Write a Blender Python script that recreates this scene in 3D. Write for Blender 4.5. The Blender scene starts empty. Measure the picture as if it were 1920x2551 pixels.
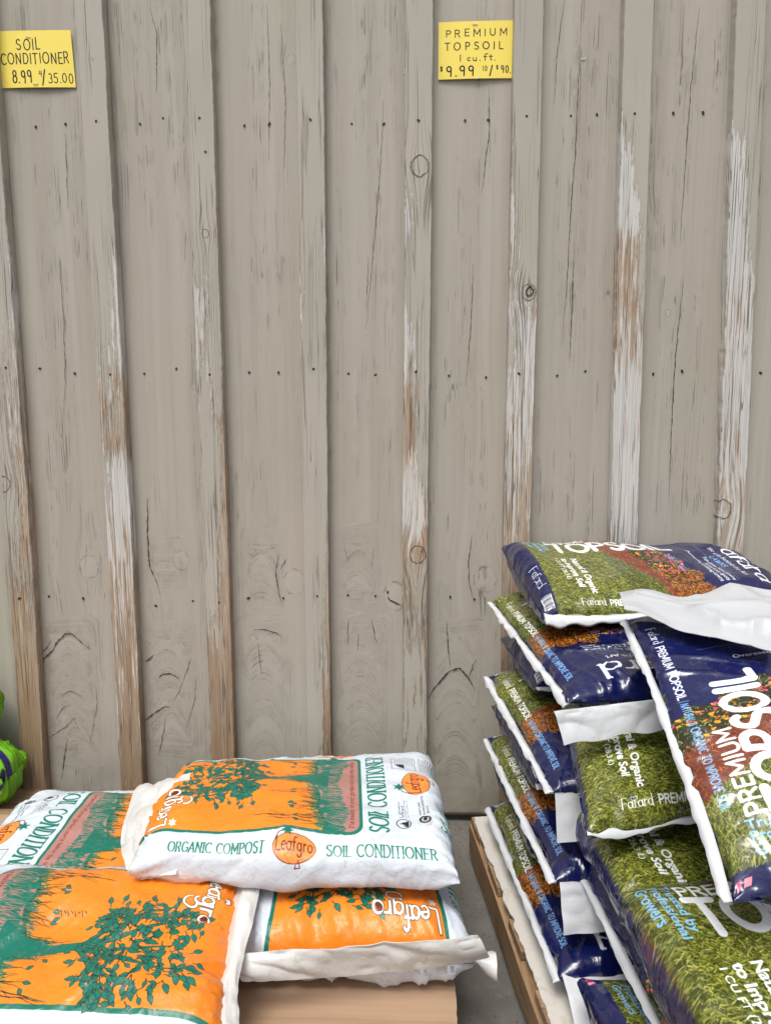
import bpy, math, random
import numpy as np
from mathutils import Matrix, Vector

# ------------------------------------------------------------------ camera, world, sun, exposure
FPX, SW, SH = 1800.0, 1920.0, 2551.0
TILT, YAW, ROLL = 0.13770527, 0.02955023, -0.00320537
CAM = np.array([0.0, -1.84897, 1.115])
_f = np.array([-math.sin(YAW)*math.cos(TILT), math.cos(YAW)*math.cos(TILT), -math.sin(TILT)])
_r = np.cross(_f, [0, 0, 1]); _r /= np.linalg.norm(_r); _u = np.cross(_r, _f)
_R = math.cos(ROLL)*_r + math.sin(ROLL)*_u
_U = -math.sin(ROLL)*_r + math.cos(ROLL)*_u
S = bpy.context.scene
COL = S.collection
cd = bpy.data.cameras.new("camera"); cam = bpy.data.objects.new("camera", cd); COL.objects.link(cam)
cd.sensor_fit = 'VERTICAL'; cd.sensor_height = 36.0; cd.lens = FPX/SH*36.0
cd.clip_start = 0.05; cd.clip_end = 500
cam.matrix_world = Matrix(((_R[0], _U[0], -_f[0], CAM[0]), (_R[1], _U[1], -_f[1], CAM[1]), (_R[2], _U[2], -_f[2], CAM[2]), (0, 0, 0, 1)))
S.camera = cam

SUN_EL, SUN_AZ = math.radians(64), math.radians(200)      # azimuth from +Y clockwise: the sun stands behind the viewer, a little left
W = bpy.data.worlds.new("World"); S.world = W; W.use_nodes = True
nt = W.node_tree; nt.nodes.clear()
sky = nt.nodes.new('ShaderNodeTexSky'); sky.sky_type = 'NISHITA'; sky.sun_disc = False
sky.sun_elevation = SUN_EL; sky.sun_rotation = SUN_AZ; sky.air_density = 1.0; sky.dust_density = 5.0; sky.ozone_density = 1.0
hs = nt.nodes.new('ShaderNodeHueSaturation'); hs.inputs['Saturation'].default_value = 0.22
bg = nt.nodes.new('ShaderNodeBackground'); bg.inputs['Strength'].default_value = 0.105
wo = nt.nodes.new('ShaderNodeOutputWorld')
nt.links.new(sky.outputs[0], hs.inputs['Color']); nt.links.new(hs.outputs[0], bg.inputs['Color']); nt.links.new(bg.outputs[0], wo.inputs[0])
sl = bpy.data.lights.new("sun", 'SUN'); sl.energy = 1.65; sl.angle = math.radians(24); sl.color = (1.0, 0.965, 0.91)
so = bpy.data.objects.new("sun", sl); COL.objects.link(so)
sd = Vector((math.sin(SUN_AZ)*math.cos(SUN_EL), math.cos(SUN_AZ)*math.cos(SUN_EL), math.sin(SUN_EL)))
so.rotation_euler = sd.to_track_quat('Z', 'Y').to_euler()
S.view_settings.view_transform = 'Standard'; S.view_settings.look = 'None'
S.view_settings.gamma = 1; S.view_settings.use_curve_mapping = False
S.view_settings.exposure = 0.53
S.render.engine = 'CYCLES'
S.cycles.max_bounces = 8

def at(px, py, z=None, y=None):
    """photograph pixel -> the point of the place at that height or depth"""
    d = _f + (px-960)/FPX*_R + (SH/2-py)/FPX*_U
    t = (z-CAM[2])/d[2] if z is not None else (y-CAM[1])/d[1]
    return CAM + d*t

# ------------------------------------------------------------------ scene helpers
def tag(o, label=None, cat=None, group=None, kind=None):
    if label: o['label'] = label
    if cat: o['category'] = cat
    if group: o['group'] = group
    if kind: o['kind'] = kind
    return o

def empty(name, loc, label, cat, group=None):
    o = bpy.data.objects.new(name, None); COL.objects.link(o); o.location = loc
    o.empty_display_size = 0.05
    return tag(o, label, cat, group)

def put(o, parent):
    if parent is not None:
        o.parent = parent
        off = Vector(parent.location)
        if parent.parent is not None: off = off + Vector(parent.parent.location)
        o.location = Vector(o.location) - off
    return o

def mesh(name, verts, faces, mat, parent=None, smooth=False, uvs=None, attrs=None, loc=None):
    me = bpy.data.meshes.new(name)
    verts = np.asarray(verts, dtype=np.float64).reshape(-1, 3)
    if loc is not None: verts = verts - np.asarray(loc)
    me.from_pydata(verts.tolist(), [], faces if isinstance(faces, list) else faces.tolist())
    if smooth: me.polygons.foreach_set('use_smooth', [True]*len(me.polygons))
    if uvs is not None:
        ul = me.uv_layers.new(name='UVMap')
        li = np.empty(len(me.loops), dtype=np.int32); me.loops.foreach_get('vertex_index', li)
        ul.data.foreach_set('uv', np.asarray(uvs, dtype=np.float32)[li].ravel())
    for k, v in (attrs or {}).items():
        a = me.attributes.new(k, 'FLOAT', 'POINT'); a.data.foreach_set('value', np.asarray(v, dtype=np.float32).ravel())
    if mat: me.materials.append(mat)
    me.update()
    o = bpy.data.objects.new(name, me); COL.objects.link(o)
    if loc is not None: o.location = tuple(loc)
    return put(o, parent)

def inst(name, me, loc, parent, rot=(0, 0, 0), sc=(1, 1, 1)):
    o = bpy.data.objects.new(name, me); COL.objects.link(o); o.location = loc; o.rotation_euler = rot; o.scale = sc
    return put(o, parent)

def gridfaces(n, m, wrap=False):
    f = []
    for i in range(n-1):
        for j in range(m if wrap else m-1):
            j2 = (j+1) % m
            f.append((i*m+j, i*m+j2, (i+1)*m+j2, (i+1)*m+j))
    return f

# value noise in 2-D
class VN:
    def __init__(s, seed): s.t = np.random.RandomState(seed).rand(256, 256)*2-1
    def __call__(s, x, y):
        x = np.asarray(x, float); y = np.asarray(y, float)
        xi = np.floor(x).astype(int); yi = np.floor(y).astype(int); fx = x-xi; fy = y-yi
        fx = fx*fx*fx*(fx*(fx*6-15)+10); fy = fy*fy*fy*(fy*(fy*6-15)+10)
        g = lambda a, b: s.t[a & 255, b & 255]
        return (g(xi, yi)*(1-fx)+g(xi+1, yi)*fx)*(1-fy)+(g(xi, yi+1)*(1-fx)+g(xi+1, yi+1)*fx)*fy
    def ridge(s, x, y): return 1-np.abs(s(x, y))*2.0

# ------------------------------------------------------------------ node material helper
class NT:
    def __init__(s, name):
        s.m = bpy.data.materials.new(name); s.m.use_nodes = True; s.t = s.m.node_tree; s.t.nodes.clear()
        s.out = s.n('ShaderNodeOutputMaterial'); s.b = s.n('ShaderNodeBsdfPrincipled'); s.l(s.b, 0, s.out, 0)
    def n(s, ty, **k):
        n = s.t.nodes.new(ty)
        for a, v in k.items(): setattr(n, a, v)
        return n
    def l(s, a, i, b, j): s.t.links.new(a.outputs[i], b.inputs[j])
    def val(s, x, b, j):
        if isinstance(x, tuple) and hasattr(x[0], 'outputs'): s.l(x[0], x[1], b, j)
        else: b.inputs[j].default_value = x
    def math(s, op, a, b=0.0, c=None, clamp=False):
        n = s.n('ShaderNodeMath', operation=op, use_clamp=clamp); s.val(a, n, 0); s.val(b, n, 1)
        if c is not None: s.val(c, n, 2)
        return (n, 0)
    def noise(s, vec, scale=1.0, detail=3.0, rough=0.5, dist=0.0, color=False):
        n = s.n('ShaderNodeTexNoise'); n.inputs['Scale'].default_value = scale; n.inputs['Detail'].default_value = detail
        n.inputs['Roughness'].default_value = rough; n.inputs['Distortion'].default_value = dist
        if vec is not None: s.t.links.new(vec[0].outputs[vec[1]], n.inputs['Vector'])
        return (n, 1 if color else 0)
    def attr(s, name): n = s.n('ShaderNodeAttribute', attribute_name=name); return (n, 2)
    def mixc(s, f, a, b, mode='MIX'):
        n = s.n('ShaderNodeMix', data_type='RGBA', blend_type=mode); s.val(f, n, 0)
        for x, j in ((a, 6), (b, 7)):
            if isinstance(x, tuple) and hasattr(x[0], 'outputs'): s.l(x[0], x[1], n, j)
            else: n.inputs[j].default_value = (*x, 1)
        return (n, 2)
    def step(s, x, lo, hi):
        n = s.n('ShaderNodeMapRange', interpolation_type='SMOOTHSTEP'); s.val(x, n, 0)
        s.val(lo, n, 1); s.val(hi, n, 2); n.inputs[3].default_value = 0; n.inputs[4].default_value = 1
        return (n, 0)
    def xyz(s, x, y, z):
        n = s.n('ShaderNodeCombineXYZ'); s.val(x, n, 0); s.val(y, n, 1); s.val(z, n, 2); return (n, 0)
    def geo(s):
        g = s.n('ShaderNodeNewGeometry'); p = s.n('ShaderNodeSeparateXYZ'); s.l(g, 0, p, 0)
        return (g, 0), (p, 0), (p, 1), (p, 2)
    def bump(s, h, strength, dist, prev=None):
        n = s.n('ShaderNodeBump'); n.inputs['Strength'].default_value = strength; n.inputs['Distance'].default_value = dist
        s.val(h, n, 'Height')
        if prev: s.l(prev[0], prev[1], n, 'Normal')
        return (n, 0)
    def finish(s, col, rough, nrm=None, spec=0.5):
        if isinstance(col, tuple) and not hasattr(col[0], 'outputs'): col = (*col, 1)
        s.val(col, s.b, 'Base Color'); s.val(rough, s.b, 'Roughness')
        if nrm: s.l(nrm[0], nrm[1], s.b, 'Normal')
        s.b.inputs['Specular IOR Level'].default_value = spec
        return s.m

def simple(name, col, rough, var=0.12, scale=40, bump=0.0):
    t = NT(name); P, x, y, z = t.geo()
    n = t.noise(P, scale, 4, 0.6)
    c = t.mixc(n, tuple(v*(1-var) for v in col), tuple(min(1, v*(1+var)) for v in col))
    nb = t.bump(t.noise(P, scale*3, 3), bump, 0.002) if bump else None
    return t.finish(c, rough, nb)

# painted boards: 'grain' follows the fibres round the knots, 'knot' is the distance to the nearest knot in knot radii
def board_material():
    t = NT('painted_board'); P, x, y, z = t.geo(); g = t.attr('grain'); k = t.math('ADD', t.attr('knot'), t.math('MULTIPLY', t.math('SUBTRACT', t.noise(P, 70, 3, .6), .5), .55)); bid = t.attr('bid'); arch = t.attr('arch')
    big = t.noise(P, 1.3, 2, 0.5)
    col = t.mixc(t.step(big, 0.35, 0.65), (0.385, 0.356, 0.300), (0.410, 0.371, 0.324))
    bt = t.noise(t.xyz(t.math('MULTIPLY', bid, 2.37), 0.0, 0.0), 1.0, 1, 0.5)
    col = t.mixc(t.math('MULTIPLY', t.step(bt, 0.3, 0.7), 0.5), col, (0.345, 0.315, 0.268))
    # drifts of tone across the boards
    tone = t.noise(t.xyz(t.math('MULTIPLY', g, 22), 0.0, t.math('ADD', t.math('MULTIPLY', z, 0.8), t.math('MULTIPLY', bid, 9.1))), 1.0, 3, 0.55)
    col = t.mixc(t.math('MULTIPLY', t.step(tone, 0.35, 0.75), 0.55), col, (0.47, 0.44, 0.39))
    # fine dark checks along the grain
    v1 = t.xyz(t.math('MULTIPLY', g, 640), 0.0, t.math('ADD', t.math('MULTIPLY', z, 3.2), t.math('MULTIPLY', bid, 13.7)))
    n1 = t.noise(v1, 1.0, 2, 0.6)
    zone = t.noise(t.xyz(t.math('MULTIPLY', g, 16), 0.0, t.math('ADD', t.math('MULTIPLY', z, 1.1), t.math('MULTIPLY', bid, 5.3))), 1.0, 2, 0.5)
    thr = t.math('SUBTRACT', 0.83, t.math('MULTIPLY', t.step(zone, 0.36, 0.68), 0.22))
    fine = t.step(n1, thr, t.math('ADD', thr, 0.05))
    v2 = t.xyz(t.math('MULTIPLY', g, 190), 3.0, t.math('ADD', t.math('MULTIPLY', z, 2.0), t.math('MULTIPLY', bid, 7.7)))
    n2 = t.noise(v2, 1.0, 1, 0.5)
    rid = t.math('ABSOLUTE', t.math('SUBTRACT', n2, 0.5))
    longl = t.math('MULTIPLY', t.math('SUBTRACT', 1.0, t.step(rid, 0.001, 0.014)), t.step(zone, 0.44, 0.56))
    brk = t.noise(t.xyz(t.math('MULTIPLY', x, 30), 0.0, t.math('MULTIPLY', z, 14)), 1.0, 2, 0.6)
    longl = t.math('MULTIPLY', longl, t.step(brk, 0.44, 0.56))
    dark = t.math('MAXIMUM', t.math('MULTIPLY', fine, 0.36), t.math('MULTIPLY', longl, 0.66))
    hair = t.noise(t.xyz(t.math('MULTIPLY', g, 900), 6.0, t.math('ADD', t.math('MULTIPLY', z, 3.0), t.math('MULTIPLY', bid, 3.1))), 1.0, 3, 0.7)
    col = t.mixc(t.math('MULTIPLY', t.step(hair, 0.5, 0.75), 0.20), col, (0.17, 0.155, 0.13))
    band = t.noise(t.xyz(t.math('MULTIPLY', g, 60), 2.0, t.math('ADD', t.math('MULTIPLY', z, 0.9), t.math('MULTIPLY', bid, 6.3))), 1.0, 3, 0.6)
    col = t.mixc(t.math('MULTIPLY', t.step(band, 0.48, 0.78), 0.28), col, (0.24, 0.225, 0.185))
    # curved growth lines where the cathedral grain shows
    v3 = t.xyz(t.math('MULTIPLY', g, 110), 5.0, t.math('MULTIPLY', bid, 3.7))
    n3 = t.noise(v3, 1.0, 2, 0.6)
    al = t.math('MULTIPLY', t.math('SUBTRACT', 1.0, t.step(t.math('ABSOLUTE', t.math('SUBTRACT', n3, 0.5)), 0.0, 0.035)), arch)
    brk2 = t.noise(P, 38, 3, 0.65)
    dark = t.math('MAXIMUM', dark, t.math('MULTIPLY', t.math('MULTIPLY', al, t.step(brk2, 0.42, 0.62)), 0.26))
    col = t.mixc(dark, col, (0.065, 0.055, 0.045))
    # rough-sawn cross texture
    saw = t.noise(t.xyz(t.math('MULTIPLY', x, 300), 0.0, t.math('MULTIPLY', z, 520)), 1.0, 2, 0.6)
    col = t.mixc(t.math('MULTIPLY', t.step(saw, 0.42, 0.75), 0.24), col, (0.20, 0.185, 0.16))
    # the knots: pale disc, thin dark ring
    ring = t.math('SUBTRACT', 1.0, t.step(t.math('ABSOLUTE', t.math('SUBTRACT', k, 1.0)), 0.01, 0.11))
    ink = t.math('SUBTRACT', 1.0, t.step(k, 0.85, 1.0))
    col = t.mixc(t.math('MULTIPLY', ink, 0.35), col, (0.44, 0.41, 0.36))
    col = t.mixc(t.math('MULTIPLY', ring, t.math('MULTIPLY', t.step(brk2, 0.40, 0.66), 0.55)), col, (0.09, 0.075, 0.06))
    # scuffs: white paint flecks and rust-brown bare specks, more of them low down
    fl = t.noise(t.xyz(t.math('MULTIPLY', x, 60), 0.0, t.math('MULTIPLY', z, 22)), 1.0, 4, 0.7)
    col = t.mixc(t.step(fl, 0.755, 0.785), col, (0.66, 0.64, 0.60))
    fb = t.noise(t.xyz(t.math('MULTIPLY', x, 42), 7.0, t.math('MULTIPLY', z, 30)), 1.0, 5, 0.75)
    low = t.math('SUBTRACT', 0.775, t.math('MULTIPLY', t.math('SUBTRACT', 1.0, t.step(z, 0.15, 0.85)), 0.075))
    col = t.mixc(t.math('MULTIPLY', t.step(fb, low, t.math('ADD', low, 0.03)), 0.8), col, (0.22, 0.11, 0.05))
    grime = t.math('MULTIPLY', t.math('SUBTRACT', 1.0, t.step(z, 0.02, 0.35)), t.math('MULTIPLY', t.step(t.noise(P, 9, 4, 0.6), 0.3, 0.8), 0.45))
    col = t.mixc(grime, col, (0.15, 0.125, 0.095))
    h = t.math('SUBTRACT', t.math('MULTIPLY', saw, 0.35), t.math('MULTIPLY', dark, 1.6))
    h = t.math('ADD', h, t.math('MULTIPLY', n1, 0.4))
    return t.finish(col, 0.62, t.bump(h, 0.55, 0.0012), 0.35)

# battens: 'wear' = how much paint is gone, 'tan' = how much of the bare part is raw wood rather than old white paint
def batten_material():
    t = NT('worn_batten'); P, x, y, z = t.geo(); g = t.attr('grain'); k = t.math('ADD', t.attr('knot'), t.math('MULTIPLY', t.math('SUBTRACT', t.noise(P, 70, 3, .6), .5), .55)); bid = t.attr('bid'); wear = t.attr('wear'); tan = t.attr('tan'); edge = t.attr('edge')
    big = t.noise(P, 2.0, 2, 0.5)
    paint = t.mixc(t.step(big, 0.35, 0.65), (0.385, 0.364, 0.312), (0.420, 0.388, 0.340))
    sh = t.math('MULTIPLY', bid, 11.3)
    n1 = t.noise(t.xyz(t.math('MULTIPLY', g, 400), 0.0, t.math('ADD', t.math('MULTIPLY', z, 10), sh)), 1.0, 2, 0.6)
    # wear mask, torn along the fibres
    m1 = t.noise(t.xyz(t.math('MULTIPLY', g, 130), 2.0, t.math('ADD', t.math('MULTIPLY', z, 6.5), sh)), 1.0, 5, 0.68)
    m2 = t.noise(t.xyz(t.math('MULTIPLY', g, 260), 4.0, t.math('ADD', t.math('MULTIPLY', z, 30), sh)), 1.0, 3, 0.6)
    mm = t.math('ADD', t.math('MULTIPLY', m1, 0.70), t.math('MULTIPLY', m2, 0.30))
    mm = t.math('ADD', mm, t.math('MULTIPLY', edge, 0.12))
    thr = t.math('SUBTRACT', 0.80, t.math('MULTIPLY', wear, 0.42))
    bare = t.step(mm, thr, t.math('ADD', thr, 0.009))
    rim = t.math('MULTIPLY', t.step(mm, t.math('SUBTRACT', thr, 0.012), thr), t.math('SUBTRACT', 1.0, bare))
    t1 = t.noise(t.xyz(t.math('MULTIPLY', g, 120), 8.0, t.math('ADD', t.math('MULTIPLY', z, 5.5), sh)), 1.0, 5, 0.7)
    raw = t.step(t.math('ADD', t1, t.math('MULTIPLY', tan, 0.40)), 0.64, 0.72)
    fib = t.noise(t.xyz(t.math('MULTIPLY', g, 520), 1.0, t.math('ADD', t.math('MULTIPLY', z, 16), sh)), 1.0, 3, 0.6)
    white = t.mixc(fib, (0.42, 0.40, 0.375), (0.70, 0.69, 0.665))
    n5 = t.noise(t.xyz(t.math('MULTIPLY', g, 60), 9.0, t.math('ADD', t.math('MULTIPLY', z, 3.0), sh)), 1.0, 3, 0.6)
    wood = t.mixc(t.step(n5, 0.3, 0.72), (0.50, 0.42, 0.34), (0.35, 0.235, 0.15))
    wood = t.mixc(t.math('MULTIPLY', t.step(fib, 0.42, 0.68), 0.55), wood, (0.16, 0.10, 0.06))
    grey = t.step(t.noise(P, 7, 3, 0.6), 0.52, 0.66)
    wood = t.mixc(t.math('MULTIPLY', grey, 0.7), wood, (0.36, 0.315, 0.25))
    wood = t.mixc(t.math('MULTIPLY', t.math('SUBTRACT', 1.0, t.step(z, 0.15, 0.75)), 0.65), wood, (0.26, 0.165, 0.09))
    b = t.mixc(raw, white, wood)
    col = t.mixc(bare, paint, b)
    col = t.mixc(t.math('MULTIPLY', rim, 0.45), col, (0.14, 0.12, 0.095))
    # checks
    zone = t.noise(t.xyz(t.math('MULTIPLY', g, 30), 0.0, t.math('ADD', t.math('MULTIPLY', z, 2.0), sh)), 1.0, 2, 0.5)
    thr2 = t.math('SUBTRACT', 0.80, t.math('MULTIPLY', t.step(zone, 0.4, 0.75), 0.18))
    fine = t.math('MULTIPLY', t.step(n1, thr2, t.math('ADD', thr2, 0.05)), 0.42)
    n2 = t.noise(t.xyz(t.math('MULTIPLY', g, 170), 3.0, t.math('ADD', t.math('MULTIPLY', z, 2.0), sh)), 1.0, 1, 0.5)
    ll = t.math('SUBTRACT', 1.0, t.step(t.math('ABSOLUTE', t.math('SUBTRACT', n2, 0.5)), 0.003, 0.02))
    ll = t.math('MULTIPLY', ll, t.math('MULTIPLY', t.step(t.math('ADD', zone, t.math('MULTIPLY', wear, 0.2)), 0.52, 0.62), 0.68))
    dark = t.math('MAXIMUM', fine, ll)
    ring = t.math('SUBTRACT', 1.0, t.step(t.math('ABSOLUTE', t.math('SUBTRACT', k, 1.0)), 0.02, 0.15))
    dark = t.math('MAXIMUM', dark, t.math('MULTIPLY', ring, 0.7))
    col = t.mixc(dark, col, (0.055, 0.045, 0.035))
    h = t.math('SUBTRACT', t.math('MULTIPLY', fib, 0.5), t.math('ADD', t.math('MULTIPLY', bare, 0.9), t.math('MULTIPLY', dark, 1.8)))
    return t.finish(col, 0.68, t.bump(h, 0.7, 0.0012), 0.3)

def wood_material(name, c1, c2, axis='y', dark=(0.12, 0.07, 0.035)):
    t = NT(name); P, x, y, z = t.geo()
    al, cr = {'y': (y, x), 'x': (x, y), 'z': (z, x)}[axis]
    v = t.xyz(t.math('MULTIPLY', cr, 60), t.math('MULTIPLY', z, 90) if axis != 'z' else t.math('MULTIPLY', y, 60), t.math('MULTIPLY', al, 3))
    n = t.noise(v, 1.0, 4, 0.6, 0.6)
    col = t.mixc(t.step(n, 0.3, 0.7), c1, c2)
    n2 = t.noise(t.xyz(t.math('MULTIPLY', cr, 160), t.math('MULTIPLY', z, 220), t.math('MULTIPLY', al, 7)), 1.0, 3, 0.6)
    col = t.mixc(t.math('MULTIPLY', t.step(n2, 0.56, 0.72), 0.7), col, dark)
    st = t.noise(P, 12, 4, 0.65)
    col = t.mixc(t.math('MULTIPLY', t.step(st, 0.5, 0.75), 0.5), col, tuple(v*0.5 for v in c2))
    return t.finish(col, 0.75, t.bump(t.math('ADD', n, n2), 0.8, 0.002), 0.3)

def concrete_material():
    t = NT('concrete'); P, x, y, z = t.geo()
    a = t.noise(P, 3.2, 5, 0.62)
    col = t.mixc(t.step(a, 0.3, 0.7), (0.105, 0.098, 0.087), (0.180, 0.170, 0.153))
    b = t.noise(P, 38, 5, 0.7)
    col = t.mixc(t.math('MULTIPLY', t.step(b, 0.5, 0.72), 0.4), col, (0.235, 0.22, 0.20))
    br = t.noise(P, 9, 4, 0.6, 0.4)
    col = t.mixc(t.math('MULTIPLY', t.step(br, 0.60, 0.72), 0.4), col, (0.17, 0.115, 0.075))
    vo = t.n('ShaderNodeTexVoronoi'); vo.inputs['Scale'].default_value = 62; t.l(P[0], P[1], vo, 'Vector')
    m = t.math('MULTIPLY', t.math('SUBTRACT', 1.0, t.step((vo, 0), 0.05, 0.16)), t.step(t.noise(P, 20, 2), 0.52, 0.60))
    col = t.mixc(t.math('MULTIPLY', m, 0.85), col, (0.045, 0.035, 0.028))
    w = t.noise(P, 150, 3, 0.6)
    return t.finish(col, 0.8, t.bump(t.math('ADD', t.math('MULTIPLY', b, 1.0), w), 0.5, 0.002), 0.35)

def cardboard_material():
    t = NT('cardboard'); P, x, y, z = t.geo()
    a = t.noise(P, 5, 4, 0.6)
    col = t.mixc(a, (0.34, 0.222, 0.140), (0.42, 0.285, 0.190))
    fl = t.noise(t.xyz(t.math('MULTIPLY', x, 6), t.math('MULTIPLY', y, 150), 0.0), 1.0, 2, 0.5)
    col = t.mixc(t.math('MULTIPLY', t.step(fl, 0.4, 0.7), 0.30), col, (0.29, 0.185, 0.115))
    sp = t.noise(P, 220, 3, 0.6)
    col = t.mixc(t.math('MULTIPLY', t.step(sp, 0.62, 0.75), 0.35), col, (0.22, 0.14, 0.09))
    return t.finish(col, 0.78, t.bump(t.math('ADD', t.math('MULTIPLY', a, 3.0), fl), 0.3, 0.0015), 0.3)

def plastic_white(name, tint=(0.78, 0.79, 0.80), dirt=0.5, rough=0.38):
    t = NT(name); P, x, y, z = t.geo()
    d = t.noise(P, 16, 5, 0.7); d2 = t.noise(P, 70, 4, 0.7, 0.5)
    m = t.math('MULTIPLY', t.math('MULTIPLY', t.step(d, 0.45, 0.8), t.step(d2, 0.45, 0.7)), dirt)
    col = t.mixc(m, tint, (0.36, 0.30, 0.23))
    c = t.noise(P, 55, 3, 0.6, 0.8)
    return t.finish(col, rough, t.bump(c, 0.35, 0.003), 0.5)

# ------------------------------------------------------------------ rasteriser for the flat print on bags and signs
class Canvas:
    def __init__(s, a0, a1, b0, b1, ppm, col):
        s.a0, s.b0, s.ppm = a0, b0, ppm; s.w = int(round((a1-a0)*ppm)); s.h = int(round((b1-b0)*ppm))
        s.im = np.empty((s.h, s.w, 3), np.float32); s.im[:] = col; s.ext = (a0, a1, b0, b1)
    def px(s, p): p = np.asarray(p, float); return np.stack([(p[..., 0]-s.a0)*s.ppm, (p[..., 1]-s.b0)*s.ppm], -1)
    def poly(s, pts, col):
        q = s.px(pts); x0, y0 = np.floor(q.min(0)).astype(int)-1; x1, y1 = np.ceil(q.max(0)).astype(int)+1
        x0 = max(x0, 0); y0 = max(y0, 0); x1 = min(x1, s.w); y1 = min(y1, s.h)
        if x1 <= x0 or y1 <= y0: return
        X, Y = np.meshgrid(np.arange(x0, x1)+.5, np.arange(y0, y1)+.5); ins = np.zeros(X.shape, bool)
        n = len(q)
        for i in range(n):
            xa, ya = q[i]; xb, yb = q[(i+1) % n]
            if ya == yb: continue
            c = ((ya > Y) != (yb > Y)) & (X < (xb-xa)*(Y-ya)/(yb-ya)+xa); ins ^= c
        s.im[y0:y1, x0:x1][ins] = col
    def stroke(s, pts, wid, col, cap=True):
        q = s.px(pts)
        wid = np.broadcast_to(np.asarray(wid, float), (len(q),))*s.ppm/2
        for i in range(len(q)-1):
            a, b = q[i], q[i+1]; ra, rb = wid[i], wid[i+1]; r = max(ra, rb)+1
            x0 = max(int(min(a[0], b[0])-r), 0); x1 = min(int(max(a[0], b[0])+r)+2, s.w)
            y0 = max(int(min(a[1], b[1])-r), 0); y1 = min(int(max(a[1], b[1])+r)+2, s.h)
            if x1 <= x0 or y1 <= y0: continue
            X, Y = np.meshgrid(np.arange(x0, x1)+.5, np.arange(y0, y1)+.5)
            d = b-a; L = max((d**2).sum(), 1e-9)
            t = np.clip(((X-a[0])*d[0]+(Y-a[1])*d[1])/L, 0, 1)
            D = np.hypot(X-a[0]-t*d[0], Y-a[1]-t*d[1])-(ra+(rb-ra)*t)
            al = np.clip(0.5-D, 0, 1)[..., None]
            v = s.im[y0:y1, x0:x1]; v[:] = v*(1-al)+np.asarray(col)*al
    def ell(s, c, rx, ry, col, ang=0, n=28):
        t = np.linspace(0, 2*np.pi, n, endpoint=False); x = rx*np.cos(t); y = ry*np.sin(t)
        ca, sa = math.cos(ang), math.sin(ang)
        s.poly(np.stack([c[0]+x*ca-y*sa, c[1]+x*sa+y*ca], -1), col)
    def image(s, name):
        im = bpy.data.images.new(name, s.w, s.h, alpha=False)
        a = np.ones((s.h, s.w, 4), np.float32); a[..., :3] = np.clip(s.im, 0, 1)
        im.pixels.foreach_set(a.ravel()); im.update(); im.pack()
        return im

def arc(cx, cy, rx, ry, a0, a1, n=12):
    t = np.radians(np.linspace(a0, a1, n)); return np.stack([cx+rx*np.cos(t), cy+ry*np.sin(t)], -1).tolist()
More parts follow.
